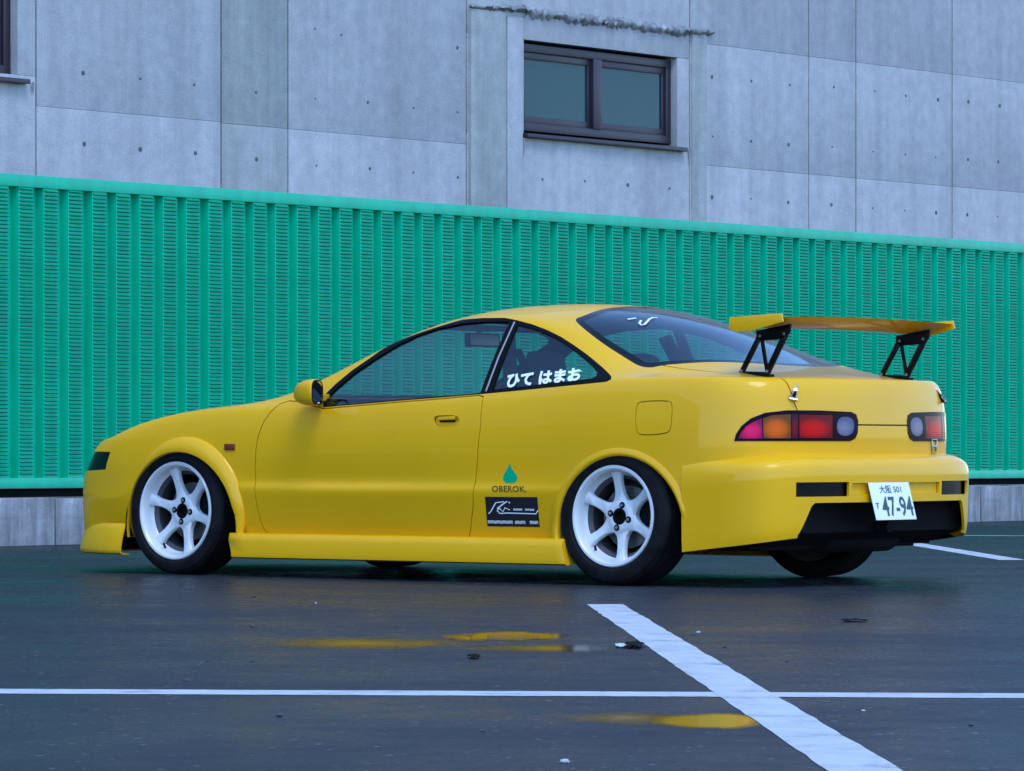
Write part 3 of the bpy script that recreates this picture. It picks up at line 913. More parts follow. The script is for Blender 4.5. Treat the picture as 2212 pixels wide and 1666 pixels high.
# thin chrome-grey line of the door glass edge at the centre pillar
q0, _ = drop((hit(1050, 846).x, -.8, hit(1050, 846).z), LEFT[2]); q1 = hit(1112, 696)
for s_ in (-1, 1):
    MB().tube([(q0.x, s_ * abs(q0.y) + s_ * .002, q0.z), ((q0.x + q1.x) / 2, s_ * (abs(q0.y + q1.y) / 2 + .012), (q0.z + q1.z) / 2), (q1.x, s_ * abs(q1.y) + s_ * .002, q1.z)], .0045, 6).build('pillar_seal', M_steel, car)
# hatch edge black rubber seen under the gaps
# ---- rear bumper
bplan = [(.362,.840),(.46,.836),(.56,.832),(.66,.820),(.748,.795),(.815,.725),(.858,.613),(.887,.455),(.904,.24),(.910,0.)]
brow = [(.0, -.012), (.10, -.003), (.32, .0), (.56, .002), (.76, .004), (.86, .003), (.92, -.004), (.965, -.018), (1.0, -.038), (1.03, -.064), (1.045, -.10)]
bc = []
for k, (u_, w_) in enumerate(bplan):
    t_ = k / (len(bplan) - 1)
    # outward direction in plan
    a_ = bplan[max(k - 1, 0)]; b_ = bplan[min(k + 1, len(bplan) - 1)]
    tx, ty = b_[0] - a_[0], b_[1] - a_[1]
    if k == len(bplan) - 1: tx, ty = 0, -1
    L_ = math.hypot(tx, ty); nx, ny = -ty / L_, tx / L_
    if nx < 0: nx, ny = -nx, -ny
    if k <= 2: nx, ny = 0, 1
    z0 = .150 + .068 * min(1, k / 6); z1 = .530 + .022 * min(1, max(0, (k - 2) / 4))
    shelf = min(1, max(0, (k - 1) / 3))
    c_ = []
    for (f_, d_) in brow:
        dd = d_ if d_ > -.003 else d_ * (.30 + .70 * shelf)
        c_.append((u_ + nx * dd, w_ + ny * dd, z0 + (z1 - z0) * f_))
    bc.append(c_)
Gq = bspline_grid(np.array(bc), 6, 4, mirror_rows_end=False, mirror_cols=(False, True))
bump = mirrored_sheet(Gq)
bl = bump.faces.layers.int.new('part')
bbv = BVHTree.FromBMesh(bump)
def bhit(x, y):
    o, d = px_local(x, y); r_ = bbv.ray_cast(o, d); return r_[0]
def yz(pts): return [(a_, b_) for a_, b_ in pts]
for p in ((1742,1047),(1840,1073),(1760,1088),(1738,1150),(1735,1165),(1480,1203),(2040,1045),(2075,1083)):
    h = bhit(*p); print('bumper', p, None if h is None else tuple(round(c_, 3) for c_ in h))
BSLOT, BREC, BOPEN = 1, 2, 3
# measured openings, both halves alike
slot = [(-.675,.447),(-.365,.447),(-.365,.386),(-.675,.386)]
rec = [(-.345,.442),(.345,.442),(.345,.395),(-.345,.395)]
opn = resample([(-.58,.362),(.58,.362),(.70,.24),(.72,.0),(-.72,.0),(-.70,.24)], smooth=0)
opn = [(-.66,.0),(-.655,.225),(-.645,.245),(-.595,.345),(-.575,.36),(.575,.36),(.595,.345),(.645,.245),(.655,.225),(.66,.0)]
for sg_ in (1, -1):
    cut(bump, bl, [(sg_ * a_, b_) for a_, b_ in slot], *RB, BSLOT, {0}, .1)
cut(bump, bl, rec, *RB, BREC, {0}, .1)
cut(bump, bl, opn, *RB, BOPEN, {0}, .02)
bump.normal_update()
bumper = piece(bump, bl, {0}, 'rear_bumper', [M_paint, M_dark], car, thick=.012)
piece(bump, bl, {BREC}, 'plate_recess', [M_paint], bumper, thick=.004, off=-.014)
for s_ in (-1, 1):
    piece(bump, bl, {BSLOT}, 'bumper_vent', [M_gloss], bumper, thick=.004, off=-.022, side=s_)

# ---- side skirts
for s_ in (-1, 1):
    rings = []
    for (u_, k) in ((-2.205,.0),(-2.19,.85),(-2.10,1.),(-1.5,1.),(-.9,1.),(-.45,1.),(-.30,1.03),(-.272,1.05),(-.255,.9)):
        W_ = fW(min(max(u_, -2.4), .3)); e_ = .030 * k + .004
        sec = [(W_ - .05, .20), (W_ - .003, .199), (W_ + e_ * .55, .188), (W_ + e_ * .72, .165), (W_ + e_, .112), (W_ + e_ * .95, .090), (W_ + e_ * .5, .084), (W_ - .06, .09)]
        rings.append([(u_ + (.022 if s_ else 0) * (zz < .15), s_ * ww, zz) for ww, zz in sec])
    MB().loft(rings).build('side_skirt', M_paint, car, smooth=50)

# ---- front lip
def lip_plan(off, z):
    base = [(0.,-3.46),(.26,-3.45),(.48,-3.405),(.64,-3.325),(.74,-3.21),(.80,-3.05),(.828,-2.95),(.835,-2.878)]
    out = []
    for k, (w_, u_) in enumerate(base):
        f_ = k / 7
        nx, ny = -(1 - f_ ** 1.5), f_
        L_ = math.hypot(nx, ny); out.append((u_ + nx / L_ * off, w_ + ny / L_ * off, z))
    return out
rws = [lip_plan(-.03, .086), lip_plan(.032, .088), lip_plan(.036, .105), lip_plan(.028, .15), lip_plan(.012, .20), lip_plan(.0, .225), lip_plan(-.015, .235)]
Cg = np.array(rws).transpose(1, 0, 2)
lipb = mirrored_sheet(bspline_grid(Cg, 5, 3, mirror_rows_end=False, mirror_cols=(True, False)))
ll = lipb.faces.layers.int.new('part'); lipb.normal_update()
piece(lipb, ll, {0}, 'front_lip', [M_paint, M_dark], car, thick=.008)

# ---- flared arch plates over the front wheels, lips on the rear arches
for s_ in (-1, 1):
    cu, cz, a_, b_ = ARC_F
    rings = []
    for k in range(0, 33):
        th_ = R(-16 + 205 * k / 32)
        rx, rz = math.cos(th_), math.sin(th_)
        tt = k / 32
        wid = .012 + .070 * math.sin(math.pi * min(1., tt * 1.25)) ** 1.1 if tt < .8 else .012
        out = .007 + .026 * math.sin(math.pi * min(1., tt * 1.2)) ** .8 if 0 < tt < .833 else .007
        pts_ = []
        for (fr, fo) in ((0, -.9), (0, .72), (.06, .96), (.22, 1.0), (.55, .84), (.9, .30), (1.0, .0), (1.0, -.9)):
            r_ = 1 + (wid * fr) / a_
            u_ = cu + a_ * rx * r_; z_ = cz + b_ * rz * r_
            W_ = fW(u_) - (0.004 if z_ > .3 else .012)
            pts_.append((u_, s_ * (W_ + out * fo), z_))
        rings.append(pts_)
    MB().loft(rings).build('fender_flare', M_paint, car, smooth=40)
    for (cu, cz, a_, b_), k0, k1 in ((ARC_R, 0, 196),):
        rings = []
        for k in range(0, 37):
            th_ = R(k0 + (k1 - k0) * k / 36); rx, rz = math.cos(th_), math.sin(th_)
            pts_ = []
            for (dr, fo) in ((-.004, -.02), (-.003, .003), (.004, .009), (.014, .008), (.032, .0), (.030, -.012)):
                u_ = cu + (a_ + dr) * rx; z_ = cz + (b_ + dr) * rz
                pts_.append((u_, s_ * (fW(u_) - (.0 if z_ > .3 else .006) + fo), z_))
            rings.append(pts_)
        MB().loft(rings).build('arch_lip', M_paint, car, smooth=50)

# ---- wheel wells and underbody
for s_ in (-1, 1):
    for (cu, cz, a_, b_) in (ARC_R, ARC_F):
        rings = []
        for k in range(0, 25):
            th_ = R(-8 + 196 * k / 24)
            rings.append([(cu + (a_ + .012) * math.cos(th_), s_ * yy, cz + (b_ + .012) * math.sin(th_)) for yy in (.835, .56)])
        mb = MB().loft(rings, caps=False, closed=False)
        inner = [r_[1] for r_ in rings]
        mb.add(inner, [tuple(range(len(inner)))])
        mb.build('wheel_well', M_dark, car, smooth=None)
ub = MB()
ub.box((-3.15, -.60, .155), (.60, .60, .175))
ub.box((-2.14, -.79, .16), (-.32, .79, .18))
ub.box((.36, -.70, .165), (.62, .70, .19))
ub.build('floor_pan', M_dark, car, smooth=None)
MB().prism([(.38, -.68, .155), (.62, -.68, .17), (.78, -.66, .23), (.78, -.66, .42), (.38, -.68, .42)], (0, 1.36, 0)).build('rear_valance', M_dark, car, smooth=None)
# silencer, pipe, rear crossmember
MB().lathe([(.0, -.28), (.075, -.28), (.085, -.26), (.085, .26), (.075, .28), (0, .28)], 'y', 24, (.60, .10, .22)).build('silencer', M_dark, car)
MB().tube([(.66, .02, .25), (.78, .02, .25), (.85, .02, .25)], .024, 16).build('exhaust_tip', M_dark, car)
MB().tube([(-.02, -.6, .22), (-.02, .6, .22)], .03, 10).build('rear_axle_beam', M_dark, car)
mb = MB(); mb.tube([(.68, .775, .225), (.72, .775, .215), (.76, .755, .225)], [.02, .024, .018], 10); mb.build('tow_hook', M_paint, car)

# ---- wheels
TR_ = .295
def make_wheel(rim_r, wid, s_):
    root = empty('wheel'); root.parent = car
    h = wid / 2
    # outer side is at -y for the left wheels; build that way and mirror for the right
    k = lambda y: y * s_
    R0 = TR_
    sw = R0 - rim_r
    prof = [(rim_r - .012, h * .86), (rim_r + .006, h * .96), (rim_r + sw * .25, h * 1.06), (rim_r + sw * .55, h * 1.07), (rim_r + sw * .82, h * .99), (R0 - .006, h * .88), (R0 - .001, h * .80)]
    tread = []
    for c_ in (.52, .18, -.18, -.52):
        tread += [(R0, h * (c_ + .05)), (R0 - .007, h * (c_ + .045)), (R0 - .007, h * (c_ - .045)), (R0, h * (c_ - .05))]
    prof = [(r_, -y_) for r_, y_ in prof] + [(r_, -y_) for r_, y_ in tread] + [(r_, y_) for r_, y_ in reversed(prof)]
    MB().lathe([(r_, k(-y_)) for r_, y_ in prof], 'y', 72).build('tyre', M_tyre, root, smooth=28)
    # rim: stepped lip and barrel
    o = -h * .97
    rp = [(rim_r + .004, o + .010), (rim_r + .006, o + .002), (rim_r + .001, o - .004), (rim_r - .008, o - .003), (rim_r - .014, o + .004), (rim_r - .020, o + .022), (rim_r - .024, o + .045), (rim_r - .034, o + .058)]
    MB().lathe([(r_, k(-y_)) for r_, y_ in [(rim_r - .034, o + .0585), (rim_r - .05, o + .075), (rim_r - .05, o + .15), (rim_r - .022, h * .92), (rim_r + .004, h * .97)]], 'y', 60).build('barrel', M_barrel, root, smooth=40)
    rim = MB().lathe([(r_, k(-y_)) for r_, y_ in rp], 'y', 72).build('rim', M_white, root, smooth=40)
    # six spokes, waisted, from the hub to the barrel
    hub_y = o + .052
    for q in range(6):
        a0 = R(90 + 60 * q - 7)
        er = Vector((math.cos(a0), 0, math.sin(a0))); et = Vector((-math.sin(a0), 0, math.cos(a0)))
        rings = []
        for (r_, w2, y_, tk) in ((.045, .040, hub_y, .040), (.066, .033, hub_y, .036), (.082, .0235, hub_y - .001, .032), (.105, .0180, hub_y - .004, .028), (.135, .0165, hub_y - .009, .026), (.165, .0185, hub_y - .015, .026), (rim_r - .030, .024, hub_y - .020, .03), (rim_r - .014, .031, hub_y - .022, .034)):
            c_ = er * r_; w2 *= 1.18
            rings.append([c_ + et * w2 * .98 + Vector((0, k(-(y_ + tk)), 0)), c_ + et * w2 + Vector((0, k(-(y_ + .007)), 0)), c_ + et * (w2 * .72) + Vector((0, k(-y_), 0)),
                          c_ - et * (w2 * .72) + Vector((0, k(-y_), 0)), c_ - et * w2 + Vector((0, k(-(y_ + .007)), 0)), c_ - et * w2 * .98 + Vector((0, k(-(y_ + tk)), 0))])
        MB().loft(rings).build('spoke', M_white, root, smooth=45)
    MB().lathe([(.030, k(-(hub_y + .03))), (.031, k(-(hub_y - .003))), (.034, k(-(hub_y - .005))), (.066, k(-(hub_y - .003))), (.074, k(-(hub_y + .006))), (.074, k(-(hub_y + .035)))], 'y', 48).build('hub', M_white, root, smooth=45)
    MB().lathe([(.0, k(-(hub_y + .014))), (.022, k(-(hub_y + .014))), (.024, k(-(hub_y - .0055))), (.036, k(-(hub_y - .0055))), (.037, k(-(hub_y - .003)))], 'y', 32).build('centre_bore', M_black, root, smooth=30)
    for q in range(4):
        a0 = R(45 + 90 * q + 18); c_ = (.050 * math.cos(a0), 0, .050 * math.sin(a0))
        MB().lathe([(0, k(-(hub_y - .006))), (.0145, k(-(hub_y - .006))), (.0155, k(-(hub_y + .004)))], 'y', 14, c_).build('lug_hole', M_black, root, smooth=None)
        MB().lathe([(0, k(-(hub_y - .013))), (.007, k(-(hub_y - .012))), (.008, k(-(hub_y - .004)))], 'y', 6, c_).build('wheel_nut', M_steel, root, smooth=None)
    a0 = R(218)
    MB().tube([(math.cos(a0) * (rim_r - .024), k(-(o + .045)), math.sin(a0) * (rim_r - .024)), (math.cos(a0) * (rim_r - .045), k(-(o + .022)), math.sin(a0) * (rim_r - .045))], .0055, 8).build('valve', M_black, root)
    MB().lathe([(.06, k(-(o + .115))), (.135, k(-(o + .115))), (.137, k(-(o + .12))), (.137, k(-(o + .135))), (.06, k(-(o + .137)))], 'y', 48).build('brake_disc', M_disc, root, smooth=30)
    MB().prism([(math.cos(R(t_)) * r_, k(-(o + .095)), math.sin(R(t_)) * r_) for r_, ts in ((.142, (-28, -10, 10, 28)), (.085, (28, 10, -10, -28))) for t_ in ts], (0, k(-.055), 0)).build('caliper', M_dark, root)
    return root
wl = make_wheel(.214, .205, -1); wl.location = (0, -.742, TR_); wl.rotation_euler = (R(-2.2), R(-12), 0)
wf = make_wheel(.224, .205, -1); wf.location = (-2.545, -.746, TR_); wf.rotation_euler = (R(-2.0), R(-22), R(0))
wr = make_wheel(.214, .205, 1); wr.location = (0, .742, TR_); wr.rotation_euler = (R(2.2), 0, 0)
wfr = make_wheel(.224, .205, 1); wfr.location = (-2.545, .746, TR_); wfr.rotation_euler = (R(2.0), R(33), R(0))

# ---- rear wing
def airfoil(c0, z0, ch, inc, th_=.036):
    pts_ = []
    N_ = 14
    def pt(x_, up):
        yt = th_ / .2 * ch / ch * (0.2969 * math.sqrt(x_) - .126 * x_ - .3516 * x_**2 + .2843 * x_**3 - .1036 * x_**4) * 2.0 / 2
        cam_ = -.16 * ch * (x_ - x_ * x_) * .9
        return x_ * ch, cam_ + (yt if up else -yt)
    L_ = [pt(.5 * (1 - math.cos(math.pi * k / N_)), True) for k in range(N_, 0, -1)] + [pt(.5 * (1 - math.cos(math.pi * k / N_)), False) for k in range(0, N_)]
    for x_, y_ in L_:
        pts_.append((c0 + x_ * math.cos(inc) - y_ * math.sin(inc), z0 + x_ * math.sin(inc) + y_ * math.cos(inc)))
    return pts_
WU, WZ, WCH = .500, 1.118, .262
wing = empty('rear_wing'); wing.parent = car; wing.location = (0, 0, 0)
rings = []
for w_ in np.linspace(-.668, .668, 33):
    t_ = abs(w_) / .655; dip = .010 * (t_ ** 2)
    rings.append([(u_, w_, z_) for u_, z_ in airfoil(WU, WZ + .006 - dip, WCH, R(6.5))])
MB().loft(rings).build('wing_blade', M_paint, wing, smooth=40)
for s_ in (-1, 1):
    MB().prism([(WU - .008, s_ * .669, WZ - .022), (WU - .004, s_ * .669, WZ + .028), (WU + .262, s_ * .669, WZ + .040), (WU + .270, s_ * .669, WZ + .004), (WU + .10, s_ * .669, WZ - .034), (WU + .03, s_ * .669, WZ - .034)], (0, s_ * .010, 0)).build('end_plate', M_paint, wing, bevel=.002)
    ws_ = s_ * .545
    st = wing
    def bar(a_, b_, hw, hy):
        a_ = Vector((a_[0], 0, a_[1])); b_ = Vector((b_[0], 0, b_[1])); d_ = (b_ - a_).normalized(); n_ = Vector((-d_.z, 0, d_.x)) * hw
        return [Vector((p.x, ws_ - hy, p.z)) for p in (a_ + n_, b_ + n_, b_ - n_, a_ - n_)]
    zd = .905
    mb = MB()
    mb.prism(bar((.468, zd + .012), (.565, 1.075), .011, .006), (0, .012, 0))
    mb.prism(bar((.600, zd + .008), (.705, 1.095), .013, .006), (0, .012, 0))
    mb.prism(bar((.568, 1.07), (.598, zd + .012), .009, .0025), (0, .005, 0))
    mb.prism(bar((.455, zd + .006), (.612, zd), .009, .0055), (0, .011, 0))
    mb.build('stay_frame', M_gloss, st, bevel=.001)
    MB().prism([(.548, ws_ - .008, 1.058), (.545, ws_ - .008, 1.09), (.72, ws_ - .008, 1.118), (.712, ws_ - .008, 1.075), (.66, ws_ - .008, 1.052), (.58, ws_ - .008, 1.048)], (0, .016, 0)).build('stay_bracket', M_gloss, st, bevel=.001)
    for bu, bz in ((.470, zd + .016), (.602, zd + .012), (.566, 1.068), (.69, 1.075)):
        MB().lathe([(0, -.012), (.006, -.012), (.007, -.010), (.007, .010), (.006, .012), (0, .012)], 'y', 8, (bu, ws_, bz)).build('bolt', M_steel, st)
    MB().box((.452, ws_ - .02, zd - .022), (.486, ws_ + .02, zd + .004)).build('foot', M_black, st, bevel=.003)
    MB().box((.585, ws_ - .02, zd - .024), (.622, ws_ + .02, zd)).build('foot', M_black, st, bevel=.003)

# ---- hatch pins with sprung clips
hp_ = hit(1716, 850); print('pin', hp_)
for s_ in (-1, 1):
    c_ = Vector((hp_.x, s_ * abs(hp_.y), hp_.z)); nrm = Vector((.52, s_ * .55, .65)).normalized()
    up_ = Vector((-.25, -s_ * .65, .7)); up_ = (up_ - nrm * up_.dot(nrm)).normalized(); sd_ = nrm.cross(up_)
    pin = empty('hatch_pin'); pin.parent = car
    def O(a_, b_, n_): return c_ + up_ * a_ + sd_ * b_ + nrm * n_
    mb = MB()
    mb.prism([O(.046, -.008, -.006), O(.046, .008, -.006), O(.010, .010, -.006), O(.010, -.010, -.006)], nrm * .014)
    mb.build('latch_plate', M_chrome, pin, bevel=.002)
    MB().prism([O(-.028, -.020, -.006), O(-.028, .020, -.006), O(-.040, .020, -.006), O(-.040, -.020, -.006)], nrm * .014).build('catch', M_chrome, pin, bevel=.002)
    MB().prism([O(.010, -.012, -.003), O(.010, .012, -.003), O(-.029, .010, -.003), O(-.029, -.010, -.003)], nrm * .006).build('buckle', M_black, pin, bevel=.001)
    MB().tube([O(.008, -.009, .008), O(-.034, -.009, .012), O(-.034, .009, .012), O(.008, .009, .008)], .0022, 6).build('wire_loop', M_chrome, pin)

# ---- mirrors
for s_ in (-1, 1):
    mr = empty('door_mirror'); mr.parent = car
    cx_, cy_, cz_ = -1.665, s_ * .900, .842
    rings = []
    for (dx, k) in ((-.092, .05), (-.088, .32), (-.074, .58), (-.05, .80), (-.015, .95), (.02, 1.0), (.036, 1.0), (.042, .97)):
        ring = []
        for q in range(24):
            a_ = 2 * math.pi * q / 24; ca, sa = math.cos(a_), math.sin(a_)
            e_ = .62
            yy = .082 * k * math.copysign(abs(ca) ** e_, ca); zz = .060 * k * math.copysign(abs(sa) ** e_, sa)
            ring.append((cx_ + dx + yy * .42 * s_, cy_ + yy, cz_ + zz - (1 - k) * .012))
        rings.append(ring)
    MB().loft(rings).build('mirror_housing', M_paint, mr, smooth=50)
    last = rings[-1]
    def shrink(f_, dx): return [(cx_ + .042 + dx + (p[0] - cx_ - .042) * f_, cy_ + (p[1] - cy_) * f_, cz_ + (p[2] - cz_) * f_) for p in last]
    MB().loft([shrink(.97, .0012), shrink(.90, .004), shrink(.86, .001)], caps=False).build('mirror_bezel', M_black, mr)
    MB().loft([shrink(.86, .0015), shrink(.0, .0018)], caps=False).build('mirror_glass', M_mirror, mr)
    MB().loft([[(-1.74, s_ * .78, .80), (-1.66, s_ * .78, .80), (-1.65, s_ * .78, .835), (-1.72, s_ * .78, .84)], [(-1.72, s_ * .86, .81), (-1.66, s_ * .86, .81), (-1.655, s_ * .86, .835), (-1.71, s_ * .86, .84)]]).build('mirror_foot', M_paint, mr, bevel=.004)
    # painted sail plate at the foot of the screen pillar
# ---- small body fittings
for s_ in (-1, 1):
    h = hit(497, 966)
    o = MB().box((h.x - .032, -.008, h.z - .0155), (h.x + .032, .006, h.z + .0155)).build('side_repeater', M_amber if False else mat('side_repeater_lens', (.16, .022, .006), .2, coat=.6), car, bevel=.005)
    o.location.y = s_ * abs(h.y)
    h2 = hit(966, 909)
    MB().prism([(h2.x - .055, s_ * (abs(h2.y) - .004), h2.z + .001), (h2.x + .045, s_ * (abs(h2.y) - .004), h2.z + .005), (h2.x + .045, s_ * (abs(h2.y) - .004), h2.z + .020), (h2.x - .05, s_ * (abs(h2.y) - .004), h2.z + .017)], (0, s_ * .009, 0)).build('door_handle', M_paint, car, bevel=.003)
    MB().prism([(h2.x - .05, s_ * (abs(h2.y) - .010), h2.z - .007), (h2.x + .036, s_ * (abs(h2.y) - .010), h2.z - .006), (h2.x + .036, s_ * (abs(h2.y) - .010), h2.z + .003), (h2.x - .05, s_ * (abs(h2.y) - .010), h2.z + .001)], (0, s_ * .002, 0)).build('handle_slit', M_black, car, smooth=None)
    MB().lathe([(0, 0), (.010, 0), (.012, s_ * -.004)], 'y', 14, (h2.x + .062, s_ * (abs(h2.y) - .004), h2.z - .010)).build('door_lock', M_paint, car)

# ---- interior
MB().box((-2.0, -.70, .21), (.45, .70, .25)).build('cabin_floor', M_inner, car, smooth=None)
MB().prism([(-2.02, -.70, .45), (-2.02, -.70, .80), (-1.72, -.70, .80), (-1.60, -.70, .74), (-1.62, -.70, .45)], (0, 1.40, 0)).build('dashboard', M_inner, car, bevel=.01)
MB().prism([(-.20, -.66, .25), (-.28, -.66, .55), (-.12, -.66, .76), (-.02, -.66, .78), (.30, -.66, .76), (.45, -.66, .6), (.45, -.66, .25)], (0, 1.32, 0)).build('rear_seat', M_seat, car, bevel=.01)
for w_ in (-.36, .36):
    seat = empty('front_seat'); seat.parent = car
    MB().prism([(-1.40, w_ - .23, .28), (-1.42, w_ - .23, .42), (-.98, w_ - .23, .38), (-.90, w_ - .23, .28)], (0, .46, 0)).build('seat_cushion', M_seat, seat, bevel=.03)
    rings = []
    for (u_, z_, hw, tk) in ((-1.0, .34, .21, .13), (-.94, .50, .235, .14), (-.86, .70, .24, .12), (-.80, .82, .22, .10), (-.765, .90, .155, .09), (-.745, .97, .13, .085), (-.735, 1.03, .11, .07)):
        rings.append([(u_ - tk * .3, w_ - hw, z_), (u_ - tk * .12, w_, z_), (u_ - tk * .3, w_ + hw, z_), (u_ + tk * .6, w_ + hw * .8, z_ - .02), (u_ + tk * .7, w_, z_ - .02), (u_ + tk * .6, w_ - hw * .8, z_ - .02)])
    MB().loft(rings).build('seat_back', M_seat, seat, bevel=.02)
MB().tube([(-1.50 + .06 * math.sin(a_), .36 + .175 * math.cos(a_), .74 + .165 * math.sin(a_)) for a_ in [2 * math.pi * k / 24 for k in range(25)]], .014, 8).build('steering_wheel', M_black, car)
MB().box((-1.40, -.12, 1.060), (-1.375, .12, 1.125)).build('rear_view_mirror', M_black, car, bevel=.008)
MB().box((-1.374, -.105, 1.068), (-1.3725, .105, 1.117)).build('rear_view_glass', mat('dimmed_mirror', (.12, .13, .14), .25), car, smooth=None)
MB().tube([(-1.40, 0, 1.12), (-1.44, 0, 1.17)], .010, 8).build('mirror_stalk', M_black, car)
# headlining sheet under the roof, folded sun visors
for w0 in (-.50, .06):
    MB().box((-1.30, w0, 1.128), (-1.10, w0 + .44, 1.15)).build('sun_visor', M_brown, car, bevel=.005)
# belts by the pillars
for s_ in (-1, 1):
    MB().prism([(-.70, s_ * .64, 1.03), (-.655, s_ * .64, 1.03), (-.50, s_ * .66, .76), (-.545, s_ * .66, .76)], (0, s_ * .003, 0)).build('seat_belt', M_black, car, smooth=None)
    MB().prism([(-.80, s_ * .60, 1.10), (-.74, s_ * .60, 1.12), (-.62, s_ * .72, .80), (-.69, s_ * .72, .80)], (0, s_ * -.02, 0)).build('pillar_trim', M_inner, car, smooth=None)

# ---- lettering and stickers
def text_mesh(body_, shear=0.0, off=0.0, spacing=1.0):
    cu_ = bpy.data.curves.new('t', 'FONT'); cu_.body = body_; cu_.size = 1.0; cu_.shear = shear; cu_.offset = off; cu_.space_character = spacing; cu_.resolution_u = 3
    ob = bpy.data.objects.new('t', cu_); col.objects.link(ob)
    dg = bpy.context.evaluated_depsgraph_get(); dg.update()
    me = bpy.data.meshes.new_from_object(ob.evaluated_get(dg))
    v = [tuple(p.co) for p in me.vertices]; f = [tuple(p.vertices) for p in me.polygons]
    bpy.data.objects.remove(ob); bpy.data.curves.remove(cu_); bpy.data.meshes.remove(me)
    xs = [p[0] for p in v]; ys = [p[1] for p in v]
    x0, x1, y0, y1 = min(xs), max(xs), min(ys), max(ys)
    return [((p[0] - x0) / (x1 - x0), (p[1] - y0) / (y1 - y0)) for p in v], f
def decal_side(name, vf, box, m, off=.0015, parent=car, bv=None):
    """normalised flat shape laid on the left flank; box = four picture corners: bottom left, bottom right, top right, top left"""
    v, f = vf; cs = [hit(*p) for p in box]; out = []
    for (a_, b_) in v:
        p = (cs[0] * (1 - a_) + cs[1] * a_) * (1 - b_) + (cs[3] * (1 - a_) + cs[2] * a_) * b_
        q, n_ = drop((p.x, -.8, p.z), Vector((0, -1, 0)))
        out.append((q if q else p) + Vector((0, -1, 0)) * off)
    return meshobj(name, out, f, m, parent)
def rect_shape(nx=8, ny=6):
    v = [(i / nx, j / ny) for j in range(ny + 1) for i in range(nx + 1)]
    return v, [(j * (nx + 1) + i, j * (nx + 1) + i + 1, (j + 1) * (nx + 1) + i + 1, (j + 1) * (nx + 1) + i) for j in range(ny) for i in range(nx)]
decal_side('window_lettering', text_mesh('ひて はまお', .12, .045), [(1095,838),(1257,822),(1259,794),(1097,807)], M_sticker_w, .0005)
SRC = .8193
dec = decal_side('black_sticker', rect_shape(), [(1284.5*SRC+1,1388*SRC),(1424*SRC,1390*SRC),(1417*SRC,1311*SRC),(1279*SRC,1310*SRC)], M_sticker_k, .0012)
# script initial, swash and wordmark on the black sticker
def stroke(pts, w):
    v, f = [], []
    for i, p in enumerate(pts):
        a_ = Vector(pts[max(i - 1, 0)]); b_ = Vector(pts[min(i + 1, len(pts) - 1)]); d_ = (b_ - a_).normalized(); n_ = Vector((-d_.y, d_.x)) * w / 2
        v += [(p[0] + n_.x, p[1] + n_.y * 1.5), (p[0] - n_.x, p[1] - n_.y * 1.5)]
        if i: f.append((2*i-2, 2*i-1, 2*i+1, 2*i))
    return v, f
SB = [(1284.5*SRC+1,1388*SRC),(1424*SRC,1390*SRC),(1417*SRC,1311*SRC),(1279*SRC,1310*SRC)]
for pts_, w_ in (([(.05,.43),(.10,.52),(.20,.80),(.36,.84)], .022), ([(.42,.85),(.34,.76),(.22,.60)], .026), ([(.25,.62),(.22,.52),(.27,.44),(.42,.46),(.95,.44),(1.0,.56)], .022), ([(.26,.62),(.33,.50),(.37,.64),(.46,.56)], .020), ([(.45,.84),(.47,.78)], .02)):
    decal_side('sticker_script', stroke(pts_, w_), SB, M_sticker_w, .0024, dec)
def letters(n, x0, x1, y0, y1, seed, gaps=()):
    rr = random.Random(seed); v, f = [], []
    st_ = (x1 - x0) / n
    for i in range(n):
        if i in gaps: continue
        a_ = x0 + st_ * i; b_ = a_ + st_ * .78
        for (xa, xb, ya, yb) in ((a_, a_ + st_ * .26, y0, y1), (b_ - st_ * .26, b_, y0, y1), (a_ + st_ * .26, b_ - st_ * .26, y1 - (y1 - y0) * .3, y1) if rr.random() < .6 else (a_ + st_ * .26, b_ - st_ * .26, y0, y0 + (y1 - y0) * .3)):
            k = len(v); v += [(xa, ya), (xb, ya), (xb, yb), (xa, yb)]; f.append((k, k + 1, k + 2, k + 3))
    return v, f
decal_side('sticker_wordmark', letters(9, .53, .93, .545, .61, 4, (4,)), SB, M_sticker_w, .0022, dec)
tag(decal_side('sticker_wordmark', letters(24, .02, .985, .10, .20, 9, (12, 18, 19)), SB, M_sticker_w, .0022, dec), kind='stuff')
decal_side('oil_lettering', text_mesh('OBEROK.', 0, .02), [(1063,1062.5),(1138,1063.5),(1137,1050),(1063,1049)], M_sticker_b)
drop_pts = [(0, 1), (.10, .80), (.24, .62), (.40, .44), (.48, .28), (.42, .12), (.24, .02), (0, 0), (-.24, .02), (-.42, .12), (-.48, .28), (-.40, .44), (-.24, .62), (-.10, .80)]
dv_ = [(.5 + a_, b_) for a_, b_ in drop_pts]
decal_side('oil_drop', (dv_, [tuple(range(len(dv_)))[::-1]]), [(1086,1044),(1119,1044),(1117,1001),(1085,1001)], M_sticker_g)
# script on the rear window
def decal_top(name, pts_px, w, m):
    P3 = [hit(*p) for p in pts_px]; P3 = [p for p in P3 if p]
    v, f = [], []
    for i, p in enumerate(P3):
        d_ = (P3[min(i + 1, len(P3) - 1)] - P3[max(i - 1, 0)]).normalized(); _, n_ = drop((p.x, p.y, p.z), Vector((0, 0, 1)))
        s__ = d_.cross(n_).normalized() * w / 2
        v += [p + n_ * .002 + s__, p + n_ * .002 - s__]
        if i: f.append((2*i-2, 2*i-1, 2*i+1, 2*i))
    return meshobj(name, v, f, m, hatch)
decal_top('window_script', [(1385,693),(1381,699),(1385,703),(1392,702),(1398,696),(1403,690),(1411,687),(1420,687)], .011, M_sticker_w)
decal_top('window_script', [(1356,690.5),(1364,689.5),(1374,688)], .012, M_sticker_w)
